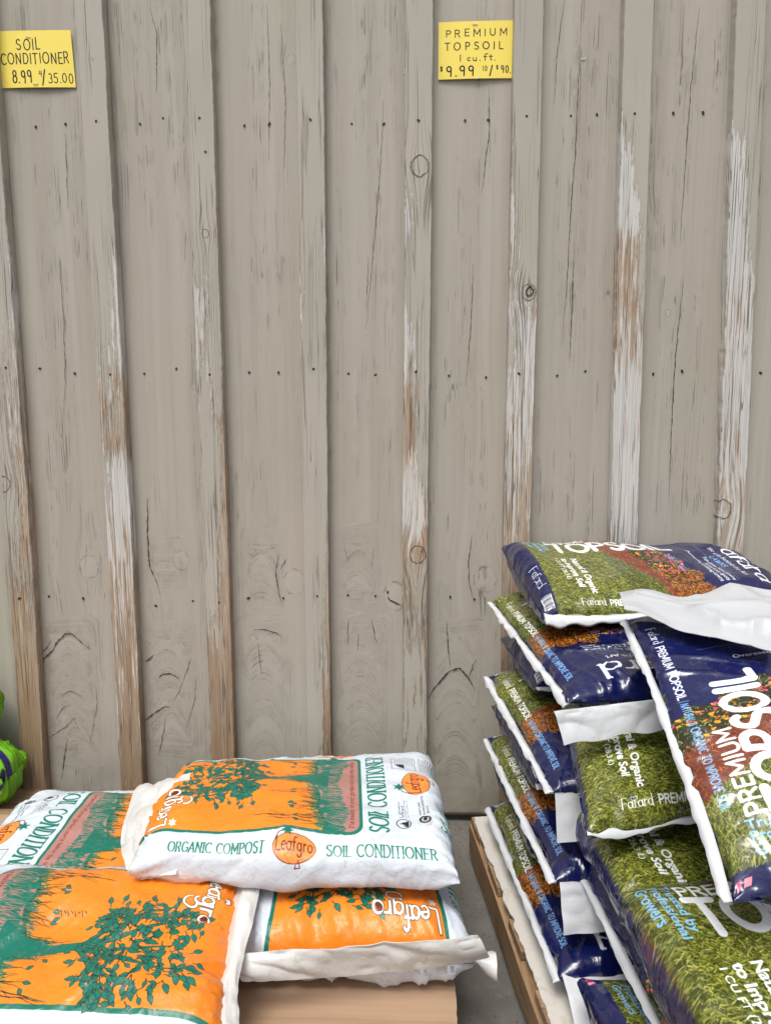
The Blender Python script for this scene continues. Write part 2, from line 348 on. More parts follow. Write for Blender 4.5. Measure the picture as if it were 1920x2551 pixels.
# skeleton letters on a cell one unit high: (width, strokes, serif points)
G = {
 'A': (.78, [[(0, 0), (.39, 1), (.78, 0)], [(.14, .34), (.64, .34)]], [(0, 0), (.78, 0)]),
 'C': (.78, [arc(.45, .5, .43, .5, 48, 312, 18)], []),
 'D': (.76, [[(.06, 0), (.06, 1)], [(.06, 1), (.32, 1)]+arc(.32, .5, .42, .5, 90, -90, 14)+[(.06, 0)]], [(.06, 0), (.06, 1)]),
 'E': (.60, [[(.06, 0), (.06, 1)], [(.06, 1), (.58, 1)], [(.06, .52), (.5, .52)], [(.06, 0), (.6, 0)]], [(.06, 0), (.06, 1)]),
 'F': (.56, [[(.06, 0), (.06, 1)], [(.06, 1), (.56, 1)], [(.06, .5), (.48, .5)]], [(.06, 0), (.06, 1)]),
 'G': (.82, [arc(.45, .5, .43, .5, 48, 340, 18)+[(.84, .46), (.52, .46)]], []),
 'I': (.16, [[(.08, 0), (.08, 1)]], [(.08, 0), (.08, 1)]),
 'L': (.56, [[(.06, 1), (.06, 0)], [(.06, 0), (.56, 0)]], [(.06, 1), (.06, 0)]),
 'M': (.94, [[(.06, 0), (.08, 1)], [(.08, 1), (.47, .25)], [(.47, .25), (.86, 1)], [(.86, 1), (.88, 0)]], [(.06, 0), (.88, 0), (.06, 1), (.88, 1)]),
 'N': (.78, [[(.07, 0), (.07, 1)], [(.07, 1), (.71, 0)], [(.71, 0), (.71, 1)]], [(.07, 0), (.07, 1), (.71, 1)]),
 'O': (.90, [arc(.45, .5, .44, .5, 0, 360, 26)], []),
 'P': (.64, [[(.06, 0), (.06, 1)], [(.06, 1), (.34, 1)]+arc(.34, .73, .27, .27, 90, -90, 10)+[(.06, .46)]], [(.06, 0), (.06, 1)]),
 'R': (.68, [[(.06, 0), (.06, 1)], [(.06, 1), (.34, 1)]+arc(.34, .75, .26, .25, 90, -90, 10)+[(.06, .50)], [(.34, .5), (.66, 0)]], [(.06, 0), (.06, 1), (.66, 0)]),
 'S': (.62, [arc(.32, .745, .26, .255, 35, 200, 9)+[(.12, .60), (.52, .42)]+arc(.31, .26, .28, .26, 25, -145, 10)], []),
 'T': (.68, [[(.34, 0), (.34, 1)], [(0, 1), (.68, 1)]], [(.34, 0)]),
 'U': (.76, [[(.07, 1), (.07, .36)]+arc(.38, .34, .31, .34, 180, 360, 12)+[(.69, 1)]], [(.07, 1), (.69, 1)]),
 'V': (.74, [[(0, 1), (.37, 0), (.74, 1)]], [(0, 1), (.74, 1)]),
 'W': (1.0, [[(0, 1), (.27, 0), (.5, .8), (.73, 0), (1, 1)]], []),
 'Y': (.7, [[(0, 1), (.35, .45), (.7, 1)], [(.35, .45), (.35, 0)]], []),
 'a': (.52, [arc(.25, .28, .22, .28, 0, 360, 14), [(.47, .58), (.47, .08), (.55, 0)]], []),
 'd': (.58, [arc(.25, .28, .22, .28, 0, 360, 14), [(.48, 1.02), (.48, 0), (.56, 0)]], [(.44, 1.02)]),
 'e': (.50, [[(.04, .30), (.46, .34)]+arc(.25, .29, .22, .28, 15, 310, 14)], []),
 'f': (.40, [[(.16, 0), (.16, .78)]+arc(.32, .80, .16, .2, 180, 40, 6), [(.02, .56), (.34, .56)]], [(.16, 0)]),
 'g': (.54, [arc(.25, .30, .21, .27, 0, 360, 14), [(.46, .57), (.46, -.12)]+arc(.26, -.14, .2, .2, 0, -170, 8)], []),
 'r': (.42, [[(.10, 0), (.10, .58)], [(.10, .38), (.22, .55), (.38, .54)]], [(.10, 0)]),
 'o': (.54, [arc(.26, .28, .23, .28, 0, 360, 14)], []),
 'c': (.46, [arc(.26, .26, .22, .26, 50, 310, 12)], []), 'u': (.5, [[(.05, .52), (.05, .16)]+arc(.24, .16, .19, .16, 180, 360, 7)+[(.43, .52), (.44, 0)]], []),
 't': (.36, [[(.16, .85), (.16, .05), (.28, 0)], [(0, .55), (.34, .55)]], []),
 '8': (.5, [arc(.25, .75, .19, .22, -90, 270, 14), arc(.25, .27, .23, .27, 90, 450, 14)], []),
 '9': (.48, [arc(.23, .72, .2, .25, 0, 360, 14), [(.43, .78), (.40, 0)]], []),
 '4': (.5, [[(.08, 1), (.04, .48), (.46, .48)], [(.40, 1), (.38, 0)]], []),
 '3': (.48, [arc(.22, .75, .2, .24, 130, -70, 9)+arc(.22, .26, .23, .26, 70, -140, 10)], []),
 '5': (.48, [[(.44, 1), (.1, 1), (.07, .58)]+arc(.22, .3, .22, .3, 110, -140, 11)], []),
 '0': (.5, [arc(.25, .5, .22, .5, 80, 440, 18)], []), '1': (.2, [[(.1, 1), (.1, 0)]], []),
 '2': (.5, [arc(.24, .74, .2, .25, 160, -30, 8)+[(.04, 0), (.48, 0)]], []),
 '/': (.4, [[(0, -.08), (.40, 1.06)]], []), '.': (.12, [[(.05, .02), (.07, .0)]], []), '&': (.74, [[(.7, 0), (.2, .7)]+arc(.33, .8, .16, .19, 200, -20, 8)+[(.1, .36)]+arc(.28, .24, .24, .24, 140, 330, 8)+[(.66, .5)]], []),
 '|': (.2, [[(.1, -.1), (.1, 1.1)]], []), '(': (.25, [arc(.3, .5, .22, .6, 120, 240, 8)], []), ')': (.25, [arc(-.05, .5, .22, .6, 60, -60, 8)], []),
 '$': (.5, [arc(.25, .7, .2, .2, 30, 200, 8)+arc(.25, .3, .2, .2, 20, -150, 8), [(.26, 1.05), (.24, -.05)]], []), '-': (.3, [[(.02, .4), (.26, .4)]], []), ' ': (.34, [], [])}
def twidth(txt, h, sx, gap):
    return sum(G[c][0]*sx*h+gap*h for c in txt)-gap*h
def text(cv, txt, pos, h, ang=0.0, wid=.1, col=(1, 1, 1), sx=1.0, gap=.12, fit=None, contrast=0.0, serif=0.0, jit=0.0, rs=None, align='l'):
    """letters from skeleton strokes; wid in units of h; fit = total length"""
    if fit: sx = sx*(fit/twidth(txt, h, sx, gap)) if twidth(txt, h, sx, gap) > 0 else sx; gap = gap*1.0
    if fit:
        k = fit/twidth(txt, h, sx, gap); sx *= k; gap *= k
    tw = twidth(txt, h, sx, gap); x = {'l': 0, 'c': -tw/2, 'r': -tw}[align]
    ca, sa = math.cos(ang), math.sin(ang)
    M = lambda p: (pos[0]+p[0]*ca-p[1]*sa, pos[1]+p[0]*sa+p[1]*ca)
    for ch in txt:
        w, sts, ser = G[ch]
        jx, jy, js = (rs.normal(0, jit), rs.normal(0, jit), 1+rs.normal(0, jit)) if jit else (0, 0, 1)
        tr = lambda p: M((x+(p[0]*sx+jx)*h, (p[1]*js+jy)*h))
        for st in sts:
            if contrast:
                for i in range(len(st)-1):
                    dx = (st[i+1][0]-st[i][0])*sx; dy = st[i+1][1]-st[i][1]; L = math.hypot(dx, dy)+1e-9
                    f = abs(dy)/L; w_ = wid*h*(1-contrast+contrast*f)
                    cv.stroke([tr(st[i]), tr(st[i+1])], w_, col)
            else: cv.stroke([tr(p) for p in st], wid*h, col)
        if serif:
            for (qx, qy) in ser:
                s_ = serif*h
                c0 = (x+qx*sx*h, qy*h); cv.stroke([M((c0[0]-s_, c0[1])), M((c0[0]+s_, c0[1]))], wid*h*.6, col)
        x += w*sx*h+gap*h
    return tw

DKG = (.03, .42, .35); ORG = (.93, .51, .12); PNK = (.66, .47, .44); WHT = (.79, .82, .86); BRN = (.36, .10, .05); INK = (.08, .16, .12)
def leaf(cv, x, y, L, ang, col, out):
    t = np.linspace(0, 1, 7); w = .30*L*np.sin(np.pi*t**.8)
    up = np.stack([t*L, w], -1); dn = np.stack([t[::-1]*L, -w[::-1]*.75], -1); p = np.concatenate([up, dn])
    ca, sa = math.cos(ang), math.sin(ang)
    q = np.stack([x+p[:, 0]*ca-p[:, 1]*sa, y+p[:, 0]*sa+p[:, 1]*ca], -1)
    cv.stroke(np.vstack([q, q[:1]]), .0013, out); cv.poly(q, col)

def pumpkin(cv, c, rx, ry, ang, h):
    ca, sa = math.cos(ang), math.sin(ang); M = lambda x, y: (c[0]+x*ca-y*sa, c[1]+x*sa+y*ca)
    t = np.linspace(0, 2*np.pi, 40); ring = [M(rx*math.cos(a), ry*math.sin(a)) for a in t]
    cv.poly(ring, (.95, .55, .24)); cv.stroke(ring, .0012, BRN)
    for k in (-.45, .45):
        cv.stroke([M(rx*k*math.cos(a)*1.0, ry*math.sin(a)) for a in np.linspace(-1.5, 1.5, 10)], .0007, (.75, .36, .12))
    cv.stroke([M(-rx*.9, ry*.5), M(-rx*.75, ry*1.05), M(-rx*.4, ry*1.25), M(-rx*.2, ry*1.0)], .0016, BRN)
    star = []
    for i in range(12):
        r = ry*(.52 if i % 2 == 0 else .24); a = i*math.pi/6
        star.append(M(-rx*.35+r*math.cos(a), ry*1.25+r*math.sin(a)))
    cv.poly(star, DKG)
    text(cv, 'Leafgro', M(-rx*.86, -ry*.28), h, ang, .085, BRN, gap=.06, fit=rx*1.72)
    cv.stroke([M(rx*.2, -ry*.8), M(rx*.3, -ry*1.25), M(rx*.05, -ry*1.3), M(rx*.1, -ry*1.05)], .0015, BRN)

def leafgro_canvas():
    rs = np.random.RandomState(5)
    cv = Canvas(-.54, .54, 0, .64, 1500, WHT)
    # the framed picture: 0.30 wide
    def rrect(x0, y0, x1, y1, r, col):
        p = arc(x1-r, y1-.002, r, .002, 0, 90, 3)+arc(x0+r, y1-.002, r, .002, 90, 180, 3)+arc(x0+r, y0+r, r, r, 180, 270, 8)+arc(x1-r, y0+r, r, r, 270, 360, 8)
        cv.poly(p, col)
    B0, B1 = .205, .625
    rrect(-.152, B0-.007, .152, B1+.02, .024, DKG)
    rrect(-.145, B0, .145, B1+.02, .019, PNK)
    # green meadow with a ragged lower and upper rim
    gx = np.linspace(-.145, .145, 60)
    low = B0+.038+.010*np.sin(gx*26+1)+.004*np.sin(gx*90)
    up = B0+.088+.014*np.sin(gx*17+.6)+np.where((gx > .02) & (gx < .065), .03, 0)+.006*np.sin(gx*60)
    cv.poly(np.stack([np.r_[-.145, gx, .145], np.r_[B1+.02, np.full(60, B1+.02), B1+.02]], -1), ORG)
    cv.poly([(-.145, B1+.02), (.145, B1+.02)]+[(a, b) for a, b in zip(gx[::-1], up[::-1])], ORG)
    cv.poly([(a, b) for a, b in zip(gx, low)]+[(a, b) for a, b in zip(gx[::-1], up[::-1])], DKG)
    cv.stroke([(a, b) for a, b in zip(gx, up)], .0012, INK)
    for i in range(240):                     # dark blades hanging into the pink strip
        a = rs.uniform(-.143, .143); b = np.interp(a, gx, low)
        L = rs.uniform(.006, .018); cv.stroke([(a, b+.004), (a+rs.normal(0, .003), b-L*.5)], [.0022, .0004], DKG)
    for i in range(120):                     # pale blades and seed heads in the green
        a = rs.uniform(-.143, .143); b = np.interp(a, gx, low)+rs.uniform(-.004, .008); L = rs.uniform(.012, .04)*(1 if rs.rand() < .8 else 1.5)
        k = rs.normal(0, .010); cv.stroke([(a, b), (a+k*.3, b+L*.5), (a+k, b+L)], [.0016, .0013, .0004], PNK)
        if L > .034:
            cv.poly([(a+k, b+L-.004), (a+k-.004, b+L+.006), (a+k+.004, b+L+.006)], PNK)
            for q in range(4): cv.ell((a+k+rs.normal(0, .005), b+L+.010+rs.normal(0, .003)), .0008, .0008, PNK, n=6)
    for i in range(300):                     # dark blades up over the orange
        a = rs.uniform(-.143, .143); b = np.interp(a, gx, up); L = rs.uniform(.006, .022) if rs.rand() < .85 else rs.uniform(.03, .055)
        k = rs.normal(0, .007); cv.stroke([(a, b-.003), (a+k*.4, b+L*.5), (a+k*1.2, b+L)], [.0014, .0011, .0004], INK if L > .028 else DKG)
        if L > .045 and rs.rand() < .6: leaf(cv, a+k*1.2, b+L-.004, .011, 1.5+rs.normal(0, .5), DKG, INK)
    for a in (-.128, -.118, -.108, .125, .133): # tall thin stems
        k = rs.normal(0, .01); b = .30; cv.stroke([(a, b), (a+k, b+.05), (a+k*2.2+.004, b+rs.uniform(.085, .12))], [.0020, .0015, .0006], INK)
        cv.stroke([(a+k, b+.05), (a+k+.012, b+.085)], [.0013, .0005], INK)
    for k in range(9): cv.stroke([(-.035+rs.normal(0, .001), .34+k*.006), (-.030+(k % 2)*.004, .345+k*.006)], .0012, INK)
    # trunk and limbs
    TY = lambda y: .285+(y-.285)*1.17
    tr = [(.015, .285), (.034, .312), (.040, .345), (.037, .375), (.030, .40)]
    cv.poly([(.004, .27), (.08, .27)], DKG) if False else None
    cv.poly([(a_, TY(b_)) for a_, b_ in [(-.004, .272), (.004, .285), (.020, .300), (.028, .325), (.031, .355), (.030, .392), (.020, .405), (.046, .408), (.050, .38), (.053, .345), (.056, .322), (.070, .30), (.080, .285), (.088, .272)]], DKG)
    limbs = [[(.038, .39), (.010, .415), (-.012, .425), (-.03, .418)], [(.036, .395), (.028, .43), (.012, .46), (-.01, .49), (-.02, .52)],
             [(.040, .395), (.048, .43), (.045, .47), (.03, .51)], [(.044, .39), (.075, .41), (.10, .44), (.115, .47)], [(.046, .40), (.068, .44), (.075, .48), (.08, .52)],
             [(.01, .415), (-.005, .445), (-.04, .46)], [(.09, .43), (.12, .43), (.137, .425)], [(.028, .43), (-.02, .455), (-.05, .50)]]
    for L in limbs:
        L = np.array([(a_, TY(b_)) for a_, b_ in L]); n = len(L)
        cv.stroke(L, np.linspace(.0135, .003, n)*(.85), INK)
        cv.stroke(L, np.linspace(.0115, .002, n)*(.85), DKG)
    tips = np.array([p for L in limbs for p in L[1:]])
    for i in range(330):
        c = tips[rs.randint(len(tips))]; r = rs.uniform(.0, .036); th = rs.uniform(0, 2*np.pi)
        x = c[0]+r*math.cos(th); y = TY(c[1])+r*math.sin(th)*1.0+.006
        if y > .55 and x < -.045: continue
        if not (-.10 < x < .142 and .39 < y < .605): continue
        a = math.atan2(y-.47, x-.03)+rs.normal(0, .9); L = rs.uniform(.011, .018)
        cv.stroke([(x-math.cos(a)*L*.5, y-math.sin(a)*L*.5), (x, y)], .0014, INK)
        leaf(cv, x, y, L, a, DKG, INK)
    # script logo, white with a dark rim
    for w, c in ((.19, (.30, .22, .12)), (.115, (.93, .92, .90))):
        tw = text(cv, 'Leaf', (-.139, .588), .034, 0.0, w, c, gap=.05, fit=.060)
        text(cv, 'gro', (-.139+tw-.001, .581), .036, 0.0, w, c, gap=.03, fit=.054)
        cv.stroke(arc(-.138+tw+.012, .562, .014, .012, 80, -190, 12), w*.034, c)
    cv.ell((-.138+tw+.040, .591), .0055, .008, BRN, .4)
    cv.stroke(arc(-.030, .575, .0035, .0035, 0, 360, 12), .0008, (.98, .8, .6)); cv.ell((-.030, .575), .001, .001, (.98, .8, .6), n=6)
    lf = [(-.132+.010*r_*math.cos(q_), .574+.009*r_*math.sin(q_)) for r_, q_ in zip([1, .5]*6, np.linspace(0, 5.8, 12))]
    cv.poly(lf, (.88, .90, .88))
    # lettering below
    ftext(cv, 'The beauty of your garden starts below the surface', (-.137, B0+.010), .0150, 0, (.42, .10, .08), fit=.272)
    text(cv, 'SOIL CONDITIONER', (-.142, .148), .037, 0, .135, DKG, sx=.56, gap=.10, fit=.284, contrast=.50, serif=.085)
    # small print and marks
    K = (.10, .10, .11)
    cv.ell((-.105, .075), .012, .012, K); cv.stroke(arc(-.105, .075, .006, .006, 30, 300, 8), .0028, WHT)
    ftext(cv, 'MARYLAND', (-.088, .080), .007, 0, K); ftext(cv, 'ENVIRONMENTAL', (-.088, .072), .007, 0, K); ftext(cv, 'SERVICE', (-.088, .064), .007, 0, K)
    cv.stroke(arc(-.115, .118, .014, .014, 0, 360, 24), .0018, K); cv.poly([(-.122, .108), (-.115, .127), (-.108, .108)], K); cv.poly([(-.126, .110), (-.122, .120), (-.118, .110)], K)
    ftext(cv, 'US', (-.096, .116), .014, 0, K); ftext(cv, 'Composting', (-.080, .122), .0065, 0, K); ftext(cv, 'Council', (-.080, .115), .0065, 0, K)
    ftext(cv, 'Seal of Testing Assurance', (-.096, .106), .005, 0, (.4, .4, .42))
    cv.stroke([(-.096, .112), (-.042, .112)], .0006, K)
    pumpkin(cv, (.015, .082), .041, .029, 0.0, .028)
    for x in (.072, .100, .128):
        cv.stroke([(x, .075), (x, .128)], .0005, K)
    cv.stroke([(.072, .075), (.132, .075), (.132, .128), (.072, .128), (.072, .075)], .0007, K)
    cv.poly([(.076, .100), (.092, .122), (.098, .100)], K); cv.stroke(arc(.088, .108, .007, .007, 0, 360, 10), .0012, K)
    for i in range(8): cv.stroke([(.104, .080+i*.0055), (.127-rs.uniform(0, .006), .080+i*.0055)], .0012, (.35, .35, .37))
    for i in range(7): cv.stroke([(.073, .032+i*.0052), (.135-rs.uniform(0, .010), .032+i*.0052)], .0013, (.38, .38, .40))
    text(cv, '1.5CF (42.4L)', (-.132, .028), .017, 0, .12, DKG, sx=.8, gap=.12)
    # both sides
    for sg in (-1, 1):
        a0 = sg*.196
        ang = -math.pi/2 if sg < 0 else math.pi/2
        b = (lambda q: .64-q) if sg < 0 else (lambda q: q)
        text(cv, 'ORGANIC COMPOST', (a0, b(.070)), .021, ang, .14, DKG, sx=.78, gap=.14, contrast=.45, serif=.085, fit=.185) if sg < 0 else text(cv, 'ORGANIC COMPOST', (a0, b(.03)), .021, ang, .14, DKG, sx=.78, gap=.14, contrast=.45, serif=.085, fit=.185)
        pumpkin(cv, (a0+(.010 if sg < 0 else -.010), b(.312) if sg < 0 else b(.275)), .040, .024, ang, .024)
        text(cv, 'SOIL CONDITIONER', (a0, b(.372) if sg < 0 else b(.335)), .021, ang, .14, DKG, sx=.78, gap=.14, contrast=.45, serif=.085, fit=.205)
    return cv.image('soil_conditioner_print')

_fc = {}
def ftext(cv, txt, pos, size, ang, col, bold=0.0, fit=None, align='l', sx=1.0):
    """filled text from the built-in font"""
    key = (txt, bold)
    if key not in _fc:
        c = bpy.data.curves.new('t', 'FONT'); c.body = txt; c.size = 1.0; c.offset = bold; c.resolution_u = 3
        o = bpy.data.objects.new('t', c); me = o.to_mesh(); me.calc_loop_triangles()
        v = np.array([w.co[:2] for w in me.vertices]).reshape(-1, 2); t = np.array([l.vertices[:] for l in me.loop_triangles]).reshape(-1, 3)
        _fc[key] = (v, t); o.to_mesh_clear(); bpy.data.objects.remove(o); bpy.data.curves.remove(c)
    v, t = _fc[key]
    if not len(t): return
    v = v*size; L = v[:, 0].max()
    if fit: v = v*np.array([fit/L, 1]); L = fit
    else: v = v*np.array([sx, 1]); L *= sx
    v = v-np.array([{'l': 0, 'c': L/2, 'r': L}[align], 0])
    ca, sa = math.cos(ang), math.sin(ang)
    q = np.stack([pos[0]+v[:, 0]*ca-v[:, 1]*sa, pos[1]+v[:, 0]*sa+v[:, 1]*ca], -1)
    for a in t: cv.poly(q[a], col)

NVY = (.055, .085, .285); BLU = (.50, .72, .93)
def blades(cv, n, box, keep, cols, L, wid, ang, rs, spread=.5):
    x0, x1, y0, y1 = box
    X = rs.uniform(x0, x1, n); Y = rs.uniform(y0, y1, n)
    for x, y in zip(X, Y):
        if not keep(x, y): continue
        a = ang+rs.normal(0, spread); l = rs.uniform(*L); c = np.array(cols[rs.randint(len(cols))])*rs.uniform(.75, 1.2)
        cv.stroke([(x, y), (x+math.cos(a)*l, y+math.sin(a)*l)], [wid, wid*.4], c)

def topsoil_canvas(seed=9):
    rs = np.random.RandomState(seed)
    cv = Canvas(-.36, .36, 0, .58, 1500, NVY)
    lo = lambda a: np.interp(a, [-.18, -.1, 0, .1, .18], [.125, .172, .235, .282, .300])         # upper rim of the lawn
    mu = lambda a: np.interp(a, [-.18, -.1, 0, .1, .18], [.215, .248, .282, .302, .312])
    fl = lambda a: np.interp(a, [-.18, -.12, -.04, .05, .12, .18], [.290, .315, .350, .372, .382, .378])+.008*np.sin(a*120)
    gx = np.linspace(-.18, .18, 73)
    cv.poly([(-.18, .030), (.18, .030)]+[(a, fl(a)) for a in gx[::-1]], (.16, .17, .08))
    cv.poly([(a, lo(a)) for a in gx]+[(a, mu(a)) for a in gx[::-1]], (.42, .20, .11))
    cv.poly([(-.18, .030), (.18, .030)]+[(a, lo(a)) for a in gx[::-1]], (.24, .27, .08))
    gr = [(.50, .52, .18), (.42, .46, .15), (.60, .59, .27), (.35, .38, .13), (.24, .27, .09), (.66, .65, .36), (.20, .22, .08)]
    blades(cv, 16000, (-.18, .18, .028, .37), lambda x, y: y < lo(x)-.001 and y > .30-.4*abs(rs.rand()), gr, (.003, .007), .0012, 1.5, rs, .7)
    blades(cv, 9000, (-.18, .18, .028, .20), lambda x, y: y < lo(x)-.002, gr, (.005, .010), .0014, 1.4, rs, .6)
    blades(cv, 3600, (-.18, .18, .12, .36), lambda x, y: lo(x)-.004 < y < mu(x)+.004, [(.70, .36, .22), (.80, .48, .33), (.50, .22, .12), (.30, .12, .07), (.62, .28, .16)], (.004, .010), .0010, 0, rs, 2)
    blades(cv, 3600, (-.18, .18, .21, .41), lambda x, y: mu(x)-.004 < y < fl(x)-.002 and x < .07, [(.60, .60, .25), (.40, .45, .15), (.75, .75, .45), (.10, .10, .06), (.25, .22, .10)], (.003, .007), .0013, 1.5, rs, 1)
    cv.poly([(.105, .300), (.18, .306), (.18, .378), (.105, .388)], (.20, .10, .05))
    blades(cv, 3000, (.10, .18, .302, .380), lambda x, y: True, [(.72, .42, .12), (.55, .28, .08), (.30, .14, .06), (.14, .07, .05), (.80, .55, .2)], (.004, .009), .0016, 1.5, rs, .9)
    blades(cv, 2400, (.03, .18, .29, .40), lambda x, y: mu(x) < y < fl(x)+.012 and x > .05, [(.72, .42, .12), (.55, .28, .08), (.30, .14, .06), (.14, .07, .05), (.80, .55, .2)], (.004, .009), .0016, 1.5, rs, .9)
    for i in range(170):
        x = rs.uniform(-.18, .17); y = rs.uniform(mu(x)+.004, fl(x)); pink = (y > mu(x)+.05 or x > -.06)
        if x > .06 and (x > .1 or rs.rand() < .8): continue
        c = (.83, .28, .42) if pink and rs.rand() < .65 else (.93, .62, .18) if rs.rand() < .75 else (.85, .35, .12)
        r = rs.uniform(.0018, .0042)
        for k in range(5): cv.ell((x+rs.normal(0, r*.5), y+rs.normal(0, r*.5)), r*.62, r*.52, np.array(c)*rs.uniform(.75, 1.15), n=8)
    for i in range(50): cv.ell((rs.uniform(-.02, .06), rs.uniform(.345, .365)), .0025, .002, (.55, .5, .75), n=7)
    # lettering
    WH = (.93, .94, .96)
    text(cv, 'TOPSOIL', (-.050, .090), .054, math.pi/2, .225, WH, gap=.16, fit=.288, sx=1.0)
    text(cv, 'PREMIUM', (-.113, .090), .0205, math.pi/2, .21, WH, gap=.2, fit=.150)
    for i, s_ in enumerate(('Trusted by', 'Professional', 'Growers')): ftext(cv, s_, (-.140, .072-i*.0165), .0190, 0, BLU, .018)
    ftext(cv, 'Natural & Organic', (-.012, .116), .0215, 0, WH, .03, fit=.142); ftext(cv, 'to Improve Soil', (-.012, .093), .0215, 0, WH, .03, fit=.122)
    ftext(cv, '1 CU FT (28.3 L)', (-.012, .076), .0140, 0, WH, .014)
    for sg in (1, -1):
        A = sg*.158; ang = sg*math.pi/2; st = .085 if sg > 0 else .55
        text(cv, 'Fafard', (A, st), .0145, ang, .11, WH, gap=.05, fit=.052, contrast=.5, serif=.06)
        text(cv, 'PREMIUM TOPSOIL', (A, st+sg*.062), .0125, ang, .19, WH, gap=.16, fit=.155)
        text(cv, '|', (A, st+sg*.221), .0125, ang, .10, BLU)
        text(cv, 'NATURAL & ORGANIC TO IMPROVE SOIL', (A, st+sg*.228), .0108, ang, .15, BLU, gap=.14, fit=.215)
        for k in (0, 1):
            a_ = A-sg*.010
            leaf(cv, a_, st+sg*.02, .006, ang+(.5 if k else -.9)+math.pi/2*sg, NVY, WH)
    text(cv, 'Fafard', (0, .512), .040, 0, .165, WH, gap=.07, fit=.205, contrast=.55, serif=.07, align='c')
    ftext(cv, 'The Life Behind the Art', (.0, .487), .0165, 0, WH, .004, align='c')
    text(cv, 'LAWNS', (0, .466), .0135, 0, .16, BLU, gap=.15, align='c')
    cv.stroke([(-.10, .460), (.10, .460)], .0008, BLU)
    for i, s_ in enumerate(('Top-dress New Lawns', 'Filling Low Spots', 'Overseeding Existing Lawns')): ftext(cv, s_, (.1, .446-i*.0135), .0140, 0, WH, .012, align='r')
    # bottom end: navy with the name, a bar of stripes and small print
    text(cv, 'Fafard', (.03, .008), .015, 0, .10, WH, gap=.05, fit=.07, contrast=.5, serif=.06)
    cv.poly([(.130, .004), (.165, .004), (.165, .024), (.130, .024)], WH)
    for i in range(15): cv.stroke([(.132+i*.0022, .006), (.132+i*.0022, .022)], rs.uniform(.0006, .0015), (.05, .05, .08))
    cv.poly([(-.172, .010), (-.162, .010), (-.162, .020), (-.172, .020)], (.86, .25, .42)); cv.poly([(-.158, .010), (-.148, .010), (-.148, .020), (-.158, .020)], (.92, .55, .62))
    # underside: navy with the same lawn in the middle
    for sg in (1, -1):
        cv.poly([(sg*.18, .030), (sg*.215, .030), (sg*.215, .36), (sg*.18, .37)], (.20, .24, .08))
        blades(cv, 1100, (min(sg*.18, sg*.215), max(sg*.18, sg*.215), .045, .36), lambda x, y: True, gr, (.005, .010), .0017, 1.5, rs, .7)
    return cv.image('topsoil_print')

def green_canvas():
    rs = np.random.RandomState(3)
    cv = Canvas(-.36, .36, 0, .5, 900, (.45, .72, .12))
    for sg in (1,):
        cv.poly([(.055, .10), (.105, .10), (.075, .5), (.025, .5)], (.16, .12, .40))
        text(cv, 'PREMIUM', (.075, .36), .026, math.pi/2+.08, .2, (.85, .9, .9), gap=.15, fit=.115)
        text(cv, 'NATURAL', (.150, .338), .036, math.pi/2+.08, .24, (.05, .07, .20), gap=.14, fit=.175)
        cv.poly([(.20, .10), (.24, .10), (.22, .5), (.18, .5)], (.16, .12, .40))
    return cv.image('lime_bag_print')

def bag_material(name, img, rough, bump=.35, dirt=.0, coat=0.0, spec=.5, scale=60):
    t = NT(name); P, x, y, z = t.geo()
    im = t.n('ShaderNodeTexImage'); im.image = img; im.interpolation = 'Cubic'; im.extension = 'EXTEND'
    uv = t.n('ShaderNodeUVMap'); uv.uv_map = 'UVMap'; t.l(uv, 0, im, 0)
    col = (im, 0)
    d = t.noise(P, 18, 5, .7); d2 = t.noise(P, 90, 4, .7, .5)
    if dirt:
        m = t.math('MULTIPLY', t.math('MULTIPLY', t.step(d, .42, .75), t.step(d2, .50, .66)), dirt)
        col = t.mixc(m, col, (.30, .24, .17))
    tw = t.noise(P, 9, 3, .6, 1.2); c = t.noise(P, scale, 3, .55, 1.0)
    h = t.math('ADD', t.math('MULTIPLY', tw, 2.2), c)
    r = t.math('ADD', rough, t.math('MULTIPLY', t.step(d, .3, .8), .12))
    nb = t.bump(h, bump, .004)
    m = t.finish(col, r, nb, spec)
    if coat: t.b.inputs['Coat Weight'].default_value = coat; t.b.inputs['Coat Roughness'].default_value = .12
    return m

# ------------------------------------------------------------------ bags
def normals_grid(P, wrap):
    du = np.gradient(P, axis=0)
    dv = (np.roll(P, -1, 1)-np.roll(P, 1, 1)) if wrap else np.gradient(P, axis=1)
    n = np.cross(du, dv); return n/(np.linalg.norm(n, axis=-1, keepdims=True)+1e-12)

